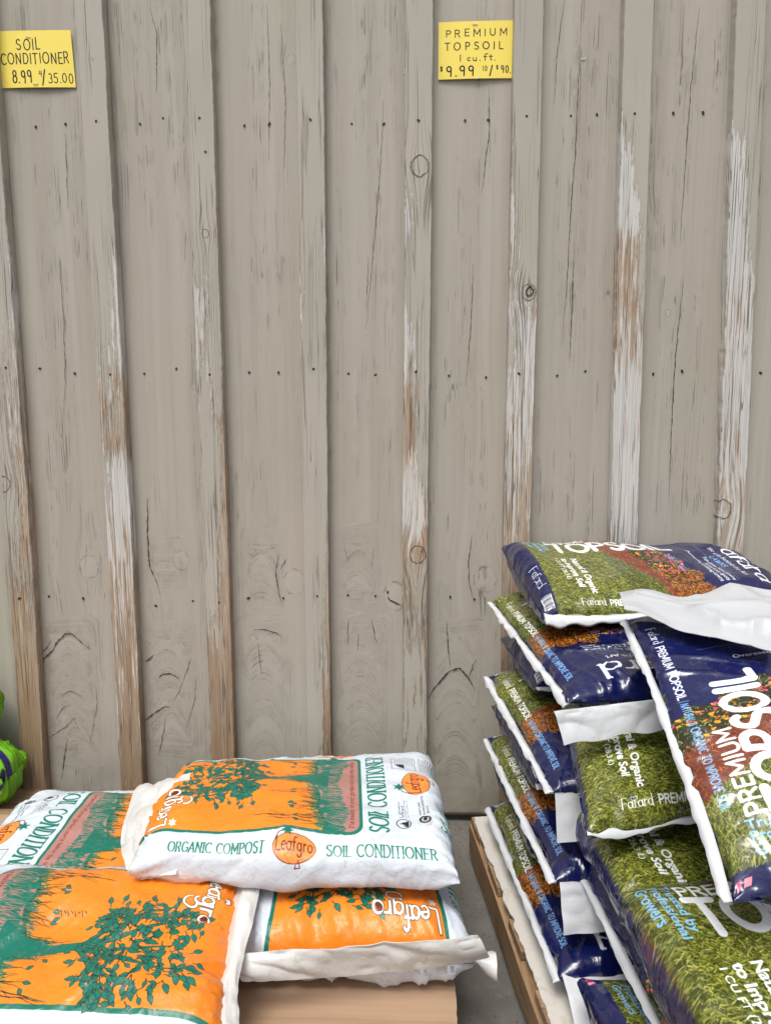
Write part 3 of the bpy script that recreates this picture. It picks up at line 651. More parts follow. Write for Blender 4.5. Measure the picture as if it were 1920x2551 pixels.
def sack(name, parent, corners, L, Wd, H, mat, seed, half_arc, ends=(.06, .06), n_se=2.6, wr=1.0, bend=None, nu=150, nv=176, lo=1.0, seamy=False, edge_wr=1.0, uvk=1.0, uvl=(0.0, 1.0), uvo=0.0):
    """filled bag. corners: world points of the middle plane at (bottom-left, bottom-right, top-left, top-right) of its printed face."""
    vn = VN(seed); c = [np.asarray(p, float) for p in corners]
    # cross-section by arc length
    ph = np.linspace(0, 2*np.pi, 2001); e = 2/n_se
    cx = np.sign(np.cos(ph))*np.abs(np.cos(ph))**e*.5; cz = np.sign(np.sin(ph))*np.abs(np.sin(ph))**e
    s = np.r_[0, np.cumsum(np.hypot(np.diff(cx*Wd), np.diff(cz*H)))]; T = s[-1]
    # start at bottom centre, run via right (+x) edge over the top to the left
    s0 = s[np.argmin(np.abs(ph-1.5*np.pi))]
    q = (np.arange(nv)/nv)*T
    sx = (s0+q) % T
    X = np.interp(sx, s, cx); Z = np.interp(sx, s, cz)
    sn = 1-2*q/T                                 # +1..-1, top centre 0, right edge +.5
    u = np.linspace(0, 1, nu); u = .5-.5*np.cos(np.pi*u)*(.35)-(u-.5)*(-.65)
    u = (u-u[0])/(u[-1]-u[0])
    t0 = u*L; t1 = (1-u)*L
    def k(t, Te, p=2.2): return (1-(1-np.clip(t/Te, 0, 1))**p)**(1/p)
    K = np.minimum(k(t0, ends[0]), 1)*np.minimum(k(t1, ends[1]), 1); K = np.maximum(K, .035)
    UU, XX = np.meshgrid(u, X, indexing='ij'); _, ZZ = np.meshgrid(u, Z, indexing='ij'); _, SN = np.meshgrid(u, sn, indexing='ij')
    KK = K[:, None]
    wide = 1+.05*(1-KK)+.02*vn(UU*4, 3.3)
    a = XX*wide+.5
    hz = ZZ*H*KK; hz = np.where(hz < 0, hz*lo, hz)
    # long soft lumps, then folds that run from the ends and across
    B = UU*L; A = SN*half_arc
    lump = (vn(B*9+seed, A*9)+.5*vn(B*19, A*19+7))*.0055*wr
    endw = np.exp(-t0/.06)[:, None]*(.6)+np.exp(-t1/.08)[:, None]
    fold = vn.ridge(A*38+vn(B*9, A*7)*1.2, B*5+2)**3*.006*endw*wr*edge_wr
    th = .6+.5*vn(B*2+9, A*2)
    d1 = A*np.cos(th)+B*np.sin(th); d2 = -A*np.sin(th)+B*np.cos(th)
    cre = np.clip(vn.ridge(d1*20, d2*4.5+5)-.55, 0, 1)*.0075*wr*(vn(B*5+3, A*5+1)*.5+.5)
    cre += np.clip(vn.ridge(d1*44+3, d2*9)-.5, 0, 1)*.0028*wr*(vn(B*7+13, A*7+1)*.5+.5)
    if seamy:
        near = np.exp(-np.abs(np.abs(SN)-.5)*2*half_arc/.035)
        cre += vn(B*48, A*6+2)*.0040*near
    N0 = (np.cross(c[1]-c[0], c[2]-c[0])+np.cross(c[1]-c[3], c[2]-c[3])*-1)
    N0 = np.cross(c[1]-c[0], c[2]-c[0]); N0 /= np.linalg.norm(N0)
    if N0[2] < 0: N0 = -N0
    U3 = UU[..., None]; A3 = a[..., None]
    M = (c[0]*(1-A3)+c[1]*A3)*(1-U3)+(c[2]*(1-A3)+c[3]*A3)*U3
    P = M+N0*hz[..., None]
    if bend: P = P+bend(UU, a)
    Nn = normals_grid(P, True)
    ctr = P.mean(axis=(0, 1)); sgn = np.sign(((P[nu//2]-ctr)*Nn[nu//2]).sum()); Nn = Nn*sgn
    P = P+Nn*((lump+fold+cre)*np.clip(KK*1.6, .25, 1))[..., None]
    V = P.reshape(-1, 3); F = gridfaces(nu, nv, True)
    if sgn < 0: F = [f[::-1] for f in F]
    capa = len(V); V = np.vstack([V, P[0].mean(0), P[-1].mean(0)])
    for j in range(nv):
        j2 = (j+1) % nv; F.append((capa, j2, j)); F.append((capa+1, (nu-1)*nv+j, (nu-1)*nv+j2))
    uv = np.stack([SN*.5*uvk+.5+uvo, uvl[0]+UU*(uvl[1]-uvl[0])], -1).reshape(-1, 2); uv = np.vstack([uv, [.5, 0], [.5, 1]])
    # close the print at the wrap on the underside
    o = mesh(name, V, F, mat, parent, True, uv)
    return P, N0, (lambda uu, aa: (c[0]*(1-aa)+c[1]*aa)*(1-uu)+(c[2]*(1-aa)+c[3]*aa)*uu)

def sheet(name, parent, mat, row, thick=.0012, seed=1, amp=.004, freq=30, smooth=True):
    """thin plastic or paper sheet from a grid of points (n, m, 3), crumpled, with real thickness"""
    vn = VN(seed); P = np.asarray(row, float); n, m, _ = P.shape
    N = normals_grid(P, False); I, J = np.meshgrid(np.arange(n), np.arange(m), indexing='ij')
    du = np.linalg.norm(np.diff(P, axis=0), axis=-1).mean()*I; dv = np.linalg.norm(np.diff(P, axis=1), axis=-1).mean()*J
    h = (1.1*vn(du*freq*.6, dv*freq*.6)+1.0*(vn.ridge(du*freq*.55+dv*freq*.5+9, dv*freq*.9-du*freq*.3)-.3)+.35*vn.ridge(du*freq*1.4+3, dv*freq*1.9))*amp
    P = P+N*h[..., None]
    V = np.vstack([(P+N*thick/2).reshape(-1, 3), (P-N*thick/2).reshape(-1, 3)]); q = n*m
    F = gridfaces(n, m); F += [(a+q, d+q, c_+q, b+q) for a, b, c_, d in F]
    bd = [(i, 0) for i in range(n)]+[(n-1, j) for j in range(1, m)]+[(i, m-1) for i in range(n-2, -1, -1)]+[(0, j) for j in range(m-2, 0, -1)]
    ids = [i*m+j for i, j in bd]
    for a, b in zip(ids, ids[1:]+ids[:1]): F.append((a, b, b+q, a+q))
    o = mesh(name, V, F, mat, parent, smooth); o.data.set_sharp_from_angle(angle=math.radians(50)); return o

def patch(c00, c10, c01, c11, n, m, fn=None):
    c = [np.asarray(p, float) for p in (c00, c10, c01, c11)]
    U, V = np.meshgrid(np.linspace(0, 1, n), np.linspace(0, 1, m), indexing='ij'); U3 = U[..., None]; V3 = V[..., None]
    P = (c[0]*(1-U3)+c[1]*U3)*(1-V3)+(c[2]*(1-U3)+c[3]*U3)*V3
    if fn is not None: P = P+fn(U, V)
    return P

def ribbon_edge(name, parent, mat, line, out, width, seed, droop=0.3, amp=.0034, fat=.0027):
    """white seam strip: a folded lip along an edge of a bag"""
    line = np.asarray(line, float); n = len(line); vn = VN(seed)
    s = np.r_[0, np.cumsum(np.linalg.norm(np.diff(line, axis=0), axis=1))]
    out = np.asarray(out, float); out = out/np.linalg.norm(out)
    w = width*(1+.22*vn(s*22, 1.5)+.18*vn(s*70, 8.5)); wob = vn(s*34, 4.2)*amp
    prof = [(-.15, .9), (.45, .8), (1.0, .1), (.95, -.6), (.4, -.9), (-.15, -.9)]
    V = []
    for i in range(n):
        for (a, b) in prof:
            V.append(line[i]+out*(a*w[i])+np.array([0, 0, 1])*(b*fat*(1+.4*vn(s[i]*40, b))+wob[i]*a*2-droop*w[i]*max(a, 0)**2))
    m = len(prof); F = gridfaces(n, m, True)
    F.append(tuple(range(m))[::-1]); F.append(tuple((n-1)*m+j for j in range(m)))
    return mesh(name, V, F, mat, parent, True)

# ================================================================== THE PLACE
M_board, M_batten, M_conc, M_card = board_material(), batten_material(), concrete_material(), cardboard_material()
M_pallet = wood_material('pallet_wood', (.36, .235, .135), (.24, .145, .075))
M_palletx = wood_material('pallet_wood_cross', (.33, .225, .135), (.22, .135, .075), 'x')
M_white = plastic_white('white_plastic', (.60, .595, .58), 1.1)
M_seam = plastic_white('white_seam', (.62, .64, .67), .35, .32)
M_flap = plastic_white('white_flap', (.46, .475, .50), .5, .3)
M_slip = plastic_white('slip_sheet', (.56, .53, .485), 1.3, .6)
M_dark = simple('dark_gap', (.012, .011, .010), .9)
M_crack = simple('crack_shadow', (.060, .048, .038), .9)
M_nail = simple('rusty_nail', (.020, .016, .013), .7)
M_staple = simple('staple_metal', (.62, .62, .60), .35)

# ---- ground
mesh('ground', [(-60, -60, 0), (60, -60, 0), (60, 8, 0), (-60, 8, 0)], [(0, 1, 2, 3)], M_conc)['kind'] = 'structure'

# ---- board-and-batten wall
PY = [0, 700, 1300, 1900]
BX = {0: [-58, -3, 44, 81], 1: [221, 260.5, 296, 326], 2: [489, 514, 537, 556], 3: [769, 780, 786, 796], 4: [1045, 1041.5, 1033, 1034],
      5: [1318, 1304, 1287, 1279], 6: [1592, 1571.5, 1555, 1539], 7: [1872, 1844, 1821, 1801]}
TB, WALL_TOP, WALL_BOT = .032, 2.75, .022
def batten_line(i):
    if i in BX:
        q = [at(x, y, y=-TB) for x, y in zip(BX[i], PY)]
        z = np.array([p[2] for p in q]); x = np.array([p[0] for p in q]); k = np.polyfit(z, x, 1)
        lin = np.polyval(k, z); return lambda zz: np.polyval(k, zz)+np.interp(zz, z[::-1], (x-lin)[::-1])*.75
    return lambda zz: np.full_like(np.asarray(zz, float), -1.0217+.262*i)
lines = {i: batten_line(i) for i in range(-2, 11)}
wall = empty('wooden_wall', (0, 0, 0), 'tall board-and-batten wall in flaking taupe grey paint behind both piles of bags', 'wall')
KN = [  # knots: pixel x, y, radius in pixels
 (222, 1413, 24), (452, 1396, 20), (733, 1450, 27), (985, 1485, 30), (1208, 1444, 28), (725, 148, 11), (1008, 176, 9), (165, 1795, 14), (412, 1757, 12), (1455, 155, 5),
 (1372, 777, 6), (1664, 780, 8), (1702, 770, 5), (1612, 525, 9), (484, 978, 7), (372, 957, 5), (106, 959, 5), (1106, 984, 5), (1138, 1382, 4), (1691, 153, 5)]
BKN = {4: [(1045, 413, 21), (1040, 1381, 19)], 5: [(1316, 727, 17)], 1: [(230, 148, 4)], 2: [(512, 582, 9)], 0: [(10, 1205, 16)], 7: [(1800, 1268, 20)]}
knots = []
for x, y, r in KN:
    p = at(x, y, y=0); q = at(x+r, y, y=0); knots.append((p[0], p[2], abs(q[0]-p[0])))
ARCH = [(168, 1560, 1870, 60), (415, 1570, 1850, 62), (652, 1560, 1960, 60), (655, 1340, 1500, 45), (895, 1330, 1480, 45), (897, 1555, 1960, 62), (1135, 1565, 1980, 60), (415, 1360, 1430, 40), (1450, 1900, 2100, 60)]
arches = []
for x, y0, y1, w in ARCH:
    a, b = at(x, y0, y=0), at(x, y1, y=0); c = at(x+w, y0, y=0); arches.append((a[0], a[2], b[2], c[0]-a[0]))
def sm(t): t = np.clip(t, 0, 1); return t*t*(3-2*t)
def field(X, Z, kn, ar):
    g = X.copy(); rho = np.full(X.shape, 3.0); w_all = np.zeros(X.shape)
    for (xa, zt, zb, w) in ar:
        dx = X-xa; m = sm((zt+.03-Z)/.06)*sm((Z-zb+.05)/.06)*sm((w*1.25-np.abs(dx))/(w*.5))
        Fv = (Z+dx*dx/.045)*.75
        g = g*(1-m)+Fv*m; w_all = np.maximum(w_all, m)
    for (xk, zk, R) in kn:
        dx = X-xk; dz = Z-zk; inf = np.exp(-(dx/(2.2*R))**2-(dz/(4.0*R))**2); g = g-dx*inf*.8
        rho = np.minimum(rho, np.hypot(dx, dz*.85)/R)
    return g, rho, w_all
vw = VN(77)
nails = {}
for i in range(-2, 10):
    xl = float(lines[i](1.1)); xr = float(lines[i+1](1.1)); vis = -1 <= i <= 7
    x0, x1 = xl+.004, xr-.004
    nx, nz = (46, 250) if vis else (12, 40)
    xs = np.linspace(x0, x1, nx); zs = np.linspace(WALL_BOT, WALL_TOP, nz); Z, X = np.meshgrid(zs, xs, indexing='ij')
    kn = [k for k in knots if x0-.05 < k[0] < x1+.05]; ar = [a for a in arches if x0 < a[0] < x1]
    g, rho, aw = field(X, Z, kn, ar)
    g = g+.0035*vw(Z*1.3+i*5, X*5)+.0012*vw(Z*6+i, X*9)
    yy = .0012*np.cos((X-x0)/(x1-x0)*2*np.pi)*(1 if i % 2 else -.6)+.0006*vw(X*25, Z*3+i*9)-np.exp(-(rho/.9)**4)*.0006
    V = np.stack([X, yy, Z], -1).reshape(-1, 3); n = nx*nz
    V2 = V.copy(); V2[:, 1] = .020
    F = gridfaces(nz, nx); bd = [(0, j) for j in range(nx)]+[(r, nx-1) for r in range(1, nz)]+[(nz-1, j) for j in range(nx-2, -1, -1)]+[(r, 0) for r in range(nz-2, 0, -1)]
    ids = [a*nx+b for a, b in bd]; F = [tuple(reversed(f)) for f in F]
    F = [f[::-1] for f in F]
    for a, b in zip(ids, ids[1:]+ids[:1]): F.append((b, a, a+n, b+n))
    Vall = np.vstack([V, V2])
    dd = lambda v: np.r_[v.ravel(), v.ravel()]
    bo = mesh('board', Vall, F, M_board, wall, True, None, {'grain': dd(g), 'knot': dd(rho), 'arch': dd(aw), 'bid': np.full(2*n, float(i)+.37*(i % 3))}, loc=(xl, 0, WALL_BOT))
    nails[i] = bo
mesh('backing', [(-1.6, .024, .03), (1.9, .024, .03), (1.9, .024, 2.75), (-1.6, .024, 2.75), (-1.6, .06, .03), (1.9, .06, .03), (1.9, .06, 2.75), (-1.6, .06, 2.75)],
     [(0, 1, 2, 3), (7, 6, 5, 4), (0, 4, 5, 1), (1, 5, 6, 2), (2, 6, 7, 3), (3, 7, 4, 0)], M_dark, wall)
# battens: photograph row, share of paint gone, raw wood share, side that suffers most
WEAR = {
 0: [(0, .10, .2, 0), (550, .15, .2, 1), (800, .40, .3, 1), (1000, .60, .5, 0), (1250, .55, .6, 1), (1450, .62, .9, 0), (1600, .85, 1.1, 0), (1950, 1.15, 1.2, 0)],
 1: [(0, .0, .3, 0), (400, .03, .5, 1), (600, .25, .4, 1), (800, .45, .1, 1), (950, .62, .5, 0), (1100, .75, .8, 0), (1200, .90, .05, 1), (1350, .88, .35, 0), (1500, .90, .6, 0), (1700, .90, .6, 0), (1950, 1.0, .8, 0)],
 2: [(0, .0, .2, 0), (350, .12, .4, 1), (560, .25, .6, 1), (760, .55, .2, -1), (960, .50, .5, 0), (1200, .40, .7, 1), (1450, .50, .8, 1), (1600, .70, 1., 0), (1700, 1.05, 1.3, 0), (1950, 1.2, 1.4, 0)],
 3: [(0, .0, .1, 0), (500, .08, .0, 1), (660, .42, .3, 0), (800, .42, .4, 0), (900, .30, .5, 0), (1000, .16, .4, 0), (1400, .28, .7, 1), (1600, .42, .9, 1), (1900, .48, .9, 1)],
 4: [(0, .03, .1, 0), (350, .16, .1, 0), (560, .45, -.2, -1), (680, .25, .1, 0), (850, .48, .1, -1), (1000, .55, .9, -1), (1150, .70, .4, -1), (1300, .85, .3, 0), (1450, .62, 1., 0), (1650, .50, .7, 0), (1900, .45, .6, 0)],
 5: [(0, .03, .1, 0), (330, .20, .0, 0), (500, .30, .2, -1), (700, .45, .5, -1), (850, .80, .2, 1), (1000, .85, .3, 0), (1250, .95, .55, 0), (1600, 1., .9, 0)],
 6: [(0, .0, .0, -1), (270, .02, .0, -1), (330, .38, -.4, -1), (480, .72, -.3, -1), (600, .95, .5, -1), (760, 1.05, .6, -1), (900, 1.0, .35, 0), (1000, .98, .15, 0), (1300, .95, .2, 0), (1700, 1.1, .4, 0)],
 7: [(0, .08, .3, 0), (260, .12, .2, 0), (360, .55, -.1, -1), (600, .85, .1, -1), (800, .95, .4, 0), (1000, 1.05, .2, 0), (1300, 1.0, .5, 0), (1700, 1., .6, 0)]}
for i in range(-2, 11):
    vis = -1 <= i <= 8; ln = lines[i]
    w2 = .0318 if i < 5 else .0335
    nz = 420 if vis else 40; nf = 13 if vis else 5
    zs = np.linspace(WALL_BOT-.002, WALL_TOP, nz)
    if i in BX: cz = [at(BX[i][1], y, y=-TB)[2] for y, *_ in WEAR[i]]; wr = [(a_, b_*1.12+.03, c_, d_) for a_, b_, c_, d_ in WEAR[i]]
    else: cz = [2.2, 1.6, 1.0, .5]; wr = [(0, .05, .3, 0), (0, .35, .4, 1), (0, .7, .6, 0), (0, .9, .9, 0)]
    o_ = np.argsort(cz); czs = np.array(cz)[o_]; wr = np.array([w[1:] for w in wr])[o_]
    we, ta, sd_ = (np.interp(zs, czs, wr[:, k]) for k in range(3))
    # profile round the front: back-left, left side, arris, face, arris, right side
    prof = [(-1, 0, 0), (-1, -.5, .2), (-1, -.93, .8), (-.965, -1, 1)]+[(v, -1, max(0, (abs(v)-.75)*4)) for v in np.linspace(-.9, .9, nf)]+[(.965, -1, 1), (1, -.93, .8), (1, -.5, .2), (1, 0, 0)]
    m = len(prof); V = []; GR = []; KNo = []; WE = []; TA = []; ED = []
    kn = [(at(x, y, y=-TB)[0], at(x, y, y=-TB)[2], abs(at(x+r, y, y=-TB)[0]-at(x, y, y=-TB)[0])) for x, y, r in BKN.get(i, [])]
    xc = ln(zs)+.0006*vw(zs*2.2, i*3.3)
    chipL = .0010*vw(zs*24, i*2.1)+.0007*vw(zs*90, i*5.1); chipR = .0010*vw(zs*24, i*7.1+50)+.0007*vw(zs*90, i*4.1+9)
    for (a, b, e) in prof:
        off = np.where(a < 0, chipL, chipR)*(abs(a) > .9)*(b < -.3)
        X = xc+a*w2+off*(1 if a > 0 else 1); Y = b*TB*(1+.03*vw(zs*3, i+.5)); V.append(np.stack([X, Y+0*zs, zs], -1))
        g, rho, _ = field(X, zs, kn, [])
        GR.append(g+.0025*vw(zs*3+i*7, X*8)+(b+1)*.02); KNo.append(rho)
        WE.append(np.clip(we*(1+.75*sd_*a)+np.exp(-rho**2)*.0, 0, 1.4)); TA.append(ta+0*zs); ED.append(np.full(nz, e))
    V = np.stack(V, 1).reshape(-1, 3); st = lambda q: np.stack(q, 1).ravel()
    F = [f[::-1] for f in gridfaces(nz, m)]
    F.append(tuple(range(m))); F.append(tuple((nz-1)*m+j for j in range(m))[::-1])
    nails[('b', i)] = mesh('batten', V, F, M_batten, wall, False, None, {'grain': st(GR), 'knot': st(KNo), 'wear': st(WE), 'tan': st(TA), 'edge': st(ED), 'bid': np.full(nz*m, float(i)+.5)}, loc=(float(ln(1.0)), 0, WALL_BOT))

# the open knot hole in the batten left of the topsoil stack
kc = at(1318, 726, y=-TB); kr = np.random.RandomState(3); V = [(kc[0], -TB+.004, kc[2])]
for k in range(20):
    t_ = k*math.pi/10; r_ = kr.uniform(.72, 1.1); V.append((kc[0]+.0115*r_*math.cos(t_), -TB-.0022, kc[2]+.0125*r_*math.sin(t_)))
mesh('knot_hole', V, [(0, 1+(k+1) % 20, 1+k)[::-1] for k in range(20)], M_crack, nails[('b', 5)])

# sunk nail heads
a_ = np.linspace(0, 2*np.pi, 9)[:-1]
nv_ = [(0, -.0002, 0)]+[(.0025*math.cos(t), -.0007, .0031*math.sin(t)) for t in a_]+[(.0031*math.cos(t), .0012, .0038*math.sin(t)) for t in a_]
nf_ = [(0, 1+(k+1) % 8, 1+k) for k in range(8)]+[(1+k, 1+(k+1) % 8, 9+(k+1) % 8, 9+k) for k in range(8)]
nm = bpy.data.meshes.new('nail'); nm.from_pydata(nv_, [], [f[::-1] for f in nf_]); nm.materials.append(M_nail)
NL = [(90, 316), (164, 309), (240, 302), (350, 310), (407, 295), (497, 294), (609, 313), (671, 309), (773, 298), (876, 309), (956, 309), (1042, 300), (1158, 300), (1216, 299), (1311, 289), (1421, 289), (1486, 286), (1580, 283), (1676, 282), (1750, 281),
      (100, 918), (187, 930), (275, 933), (360, 931), (440, 919), (523, 933), (621, 928), (694, 928), (781, 919), (868, 931), (935, 934), (1036, 926), (1118, 936), (1210, 940), (1292, 931), (1387, 936), (1457, 925), (1626, 932), (1698, 925), (1893, 929),
      (123, 1486), (208, 1491), (49, 1491), (389, 1509), (481, 1497), (546, 1501), (619, 1490), (706, 1490), (790, 1485), (867, 1483), (935, 1485), (1121, 1487), (1181, 1493), (15, 916), (512, 378)]
rn = random.Random(4)
for px, py in NL:
    p = at(px, py, y=-TB); q = at(px, py, y=0); par = None
    for i in range(0, 8):
        if abs(p[0]-float(lines[i](p[2]))) < .03: par = nails[('b', i)]; loc = (p[0], -TB-.0006, p[2])
    if par is None:
        k = max([i for i in range(-1, 9) if float(lines[i](q[2])) < q[0]], default=-1); par = nails[k]; loc = (q[0], -.0013, q[2])
    inst('nail', nm, loc, par, (0, rn.uniform(0, 3), 0), (1, 1, rn.uniform(.8, 1.4)))

# open cracks in the boards
CR = [([(102, 1688), (111, 1640), (133, 1620), (142, 1600), (165, 1578), (181, 1578), (200, 1597), (227, 1617)], 3.2),
      ([(97, 1632), (118, 1615), (127, 1595)], 1.6), ([(154, 1732), (177, 1720), (204, 1734)], 1.5), ([(143, 1789), (155, 1765), (178, 1754)], 1.2), ([(169, 1840), (160, 1900), (154, 1940)], 1.8), ([(110, 1847), (140, 1826), (163, 1812), (186, 1788), (196, 1815)], 1.4),
      ([(369, 1240), (368, 1320), (373, 1412), (385, 1436), (394, 1456), (400, 1482)], 2.6), ([(396, 1688), (404, 1680), (423, 1677), (447, 1689)], 3.0), ([(356, 1799), (377, 1782), (396, 1770), (408, 1761), (423, 1759)], 3.0),
      ([(363, 1648), (384, 1632)], 3.0), ([(457, 1697), (470, 1660), (477, 1636)], 1.3), ([(457, 1697), (446, 1725), (434, 1744)], 1.3), ([(414, 1790), (404, 1845), (396, 1880)], 1.2), ([(488, 1690), (487, 1740), (462, 1826)], 1.0), ([(241, 1710), (243, 1760), (225, 1850)], 1.0),
      ([(1067, 1740), (1082, 1713), (1105, 1686), (1120, 1671), (1144, 1663), (1167, 1688), (1182, 1717)], 4.2), ([(1167, 1688), (1184, 1640)], 1.5), ([(1111, 1547), (1115, 1605), (1121, 1663)], 2.0), ([(1176, 1332), (1166, 1394), (1168, 1455), (1178, 1492)], 1.8),
      ([(694, 1382), (686, 1432), (698, 1486), (705, 1509)], 1.8), ([(712, 1392), (700, 1417)], 1.6), ([(630, 1568), (660, 1568), (690, 1577), (703, 1587)], 2.0), ([(867, 1543), (867, 1605)], 1.2), ([(926, 1543), (934, 1590), (940, 1600)], 1.6), ([(892, 1580), (892, 1620)], 1.0),
      ([(965, 1485), (972, 1495), (985, 1502), (1000, 1508)], 4.0), ([(966, 1470), (966, 1480)], 4), ([(643, 1600), (652, 1680)], 1.0), ([(374, 20), (392, 82), (391, 230)], 1.3), ([(164, 330), (168, 440), (171, 520)], 1.2),
      ([(1449, 0), (1440, 190), (1432, 390), (1422, 500), (1412, 690), (1398, 860)], 1.5), ([(1405, 0), (1385, 145), (1380, 260)], 1.0), ([(1740, 20), (1718, 230), (1705, 420), (1692, 600)], 1.3), ([(1700, 700), (1680, 900), (1671, 1060), (1664, 1255)], 1.8), ([(1427, 650), (1424, 760), (1418, 900)], 1.5), ([(955, 250), (950, 380), (932, 600), (912, 820)], 1.0),
      ([(1216, 215), (1218, 310), (1216, 345), (1200, 480)], 1.4), ([(700, 60), (712, 260), (708, 420)], 1.0), ([(665, 10), (672, 200), (670, 400)], 1.0), ([(1178, 660), (1172, 820), (1160, 960)], 1.2), ([(918, 640), (912, 780)], 1.1), ([(150, 650), (160, 800), (164, 960), (155, 1090)], 1.0)]
for pts, wpx in CR:
    W3 = np.array([at(x, y, y=0) for x, y in pts]); W2 = W3[:, [0, 2]]
    L = np.r_[0, np.cumsum(np.hypot(*np.diff(W2, axis=0).T))]; n = max(8, int(L[-1]/.006)); t = np.linspace(0, L[-1], n)
    X = np.interp(t, L, W2[:, 0])+.0012*vw(t*110, pts[0][0]); Zc = np.interp(t, L, W2[:, 1])+.0008*vw(t*130+5, pts[0][1])
    tx = np.gradient(X); tz = np.gradient(Zc); l = np.hypot(tx, tz); nx_, nz_ = -tz/l, tx/l
    w = wpx*.00052*(np.clip(np.sin(np.pi*np.clip(t/L[-1], .02, .98)), .15, 1)**.7)*(1+.7*vw(t*200, 3))
    w = np.maximum(w, .0002)
    # a shallow dark V standing a hair proud of the cupped face
    V = np.stack([np.stack([X-nx_*w, np.full(n, -.0019), Zc-nz_*w], -1), np.stack([X, np.full(n, -.0016), Zc], -1), np.stack([X+nx_*w, np.full(n, -.0019), Zc+nz_*w], -1)], 1).reshape(-1, 3)
    k = max([i for i in range(-1, 9) if float(lines[i](Zc.mean())) < X.mean()], default=-1)
    mesh('crack', V, [f for f in gridfaces(n, 3)], M_crack, nails[k])

# ---- hand-written price signs stapled to the wall
def sign(px0, py0, px1, py1, skew, textfn, label, staples):
    pl = -.0035
    A = at(px0, py1, y=pl); B = at(px1, py1+skew, y=pl); C_ = at(px0-8*0, py0, y=pl)
    w = np.linalg.norm(B-A); h = C_[2]-A[2]
    cv = Canvas(0, w, 0, h, 3200, (.955, .87, .40)); textfn(cv, w, h)
    img = cv.image('sign_print')
    t = NT('yellow_card'); im = t.n('ShaderNodeTexImage'); im.image = img; im.extension = 'EXTEND'; uv = t.n('ShaderNodeUVMap'); uv.uv_map = 'UVMap'; t.l(uv, 0, im, 0)
    P = t.geo()[0]; nb = t.bump(t.noise(P, 9, 3), .25, .01); m = t.finish((im, 0), .42, nb, .4)
    nx, nz = 24, 18; U, V_ = np.meshgrid(np.linspace(0, 1, nx), np.linspace(0, 1, nz), indexing='ij')
    ang = math.atan2(B[2]-A[2], B[0]-A[0])
    lean = textfn.__name__ == 'sg1' and .035 or 0
    bow = -.0025*np.sin(U*np.pi)*(1-.4*V_)-.0015*U*V_
    P3 = np.stack([A[0]+U*w*math.cos(ang)-V_*h*lean*1.0, A[1]+bow-.0006, A[2]+U*w*math.sin(ang)+V_*h], -1)
    V = P3.reshape(-1, 3); back = V+np.array([0, .0005, 0]); n = len(V)
    F = [f[::-1] for f in gridfaces(nx, nz)]; F = [f[::-1] for f in F]; F2 = [tuple(q+n for q in f[::-1]) for f in F]
    bd = [(i, 0) for i in range(nx)]+[(nx-1, j) for j in range(1, nz)]+[(i, nz-1) for i in range(nx-2, -1, -1)]+[(0, j) for j in range(nz-2, 0, -1)]
    ids = [i*nz+j for i, j in bd]; F3 = [(a, b, b+n, a+n) for a, b in zip(ids, ids[1:]+ids[:1])]
    uvs = np.stack([U, V_], -1).reshape(-1, 2)
    root = empty('price_sign', tuple(A), label, 'sign')
    mesh('card', np.vstack([V, back]), F+F2+F3, m, root, True, np.vstack([uvs, uvs]), loc=tuple(A)).data.set_sharp_from_angle(angle=math.radians(40))
    for (sx, sy) in staples:
        i, j = int(sx*(nx-1)), int(sy*(nz-1)); c = P3[i, j]
        staple(c+np.array([0, -.0008, 0]), root, rn.uniform(-.15, .15))
def staple(c, parent, ang):
    L, r = .0062, .0007
    V = []; 
    for x in (-L, -L*.85, L*.85, L):
        for (dy, dz) in ((0, -r), (-.0012, -r), (-.0012, r), (0, r)):
            k = .3 if abs(x) == L else 1
            V.append((c[0]+x*math.cos(ang)-dz*math.sin(ang), c[1]+dy*k, c[2]+dz+x*math.sin(ang)))
    F = gridfaces(4, 4, True)+[(0, 1, 2, 3), (15, 14, 13, 12)]
    return mesh('staple', V, F, M_staple, parent, False, loc=tuple(c))
BLK = (.05, .05, .05)
def sg1(cv, w, h):
    r = np.random.RandomState(2); k = dict(wid=.11, col=BLK, jit=.03, rs=r)
    text(cv, 'SOIL', (w*.27, h*.67), h*.19, 0, sx=.72, gap=.26, fit=w*.31, **k)
    text(cv, 'CONDITIONER', (w*.045, h*.42), h*.185, 0, sx=.6, gap=.2, fit=w*.90, **k)
    text(cv, '8.99', (w*.18, h*.085), h*.22, 0, sx=.7, gap=.16, fit=w*.25, **k)
    text(cv, '4', (w*.535, h*.19), h*.105, 0, sx=1, gap=.1, **dict(k, wid=.14)); text(cv, '/', (w*.575, h*.06), h*.235, 0, sx=.6, **k)
    text(cv, '35.00', (w*.65, h*.085), h*.165, 0, sx=.75, gap=.18, fit=w*.32, **k)
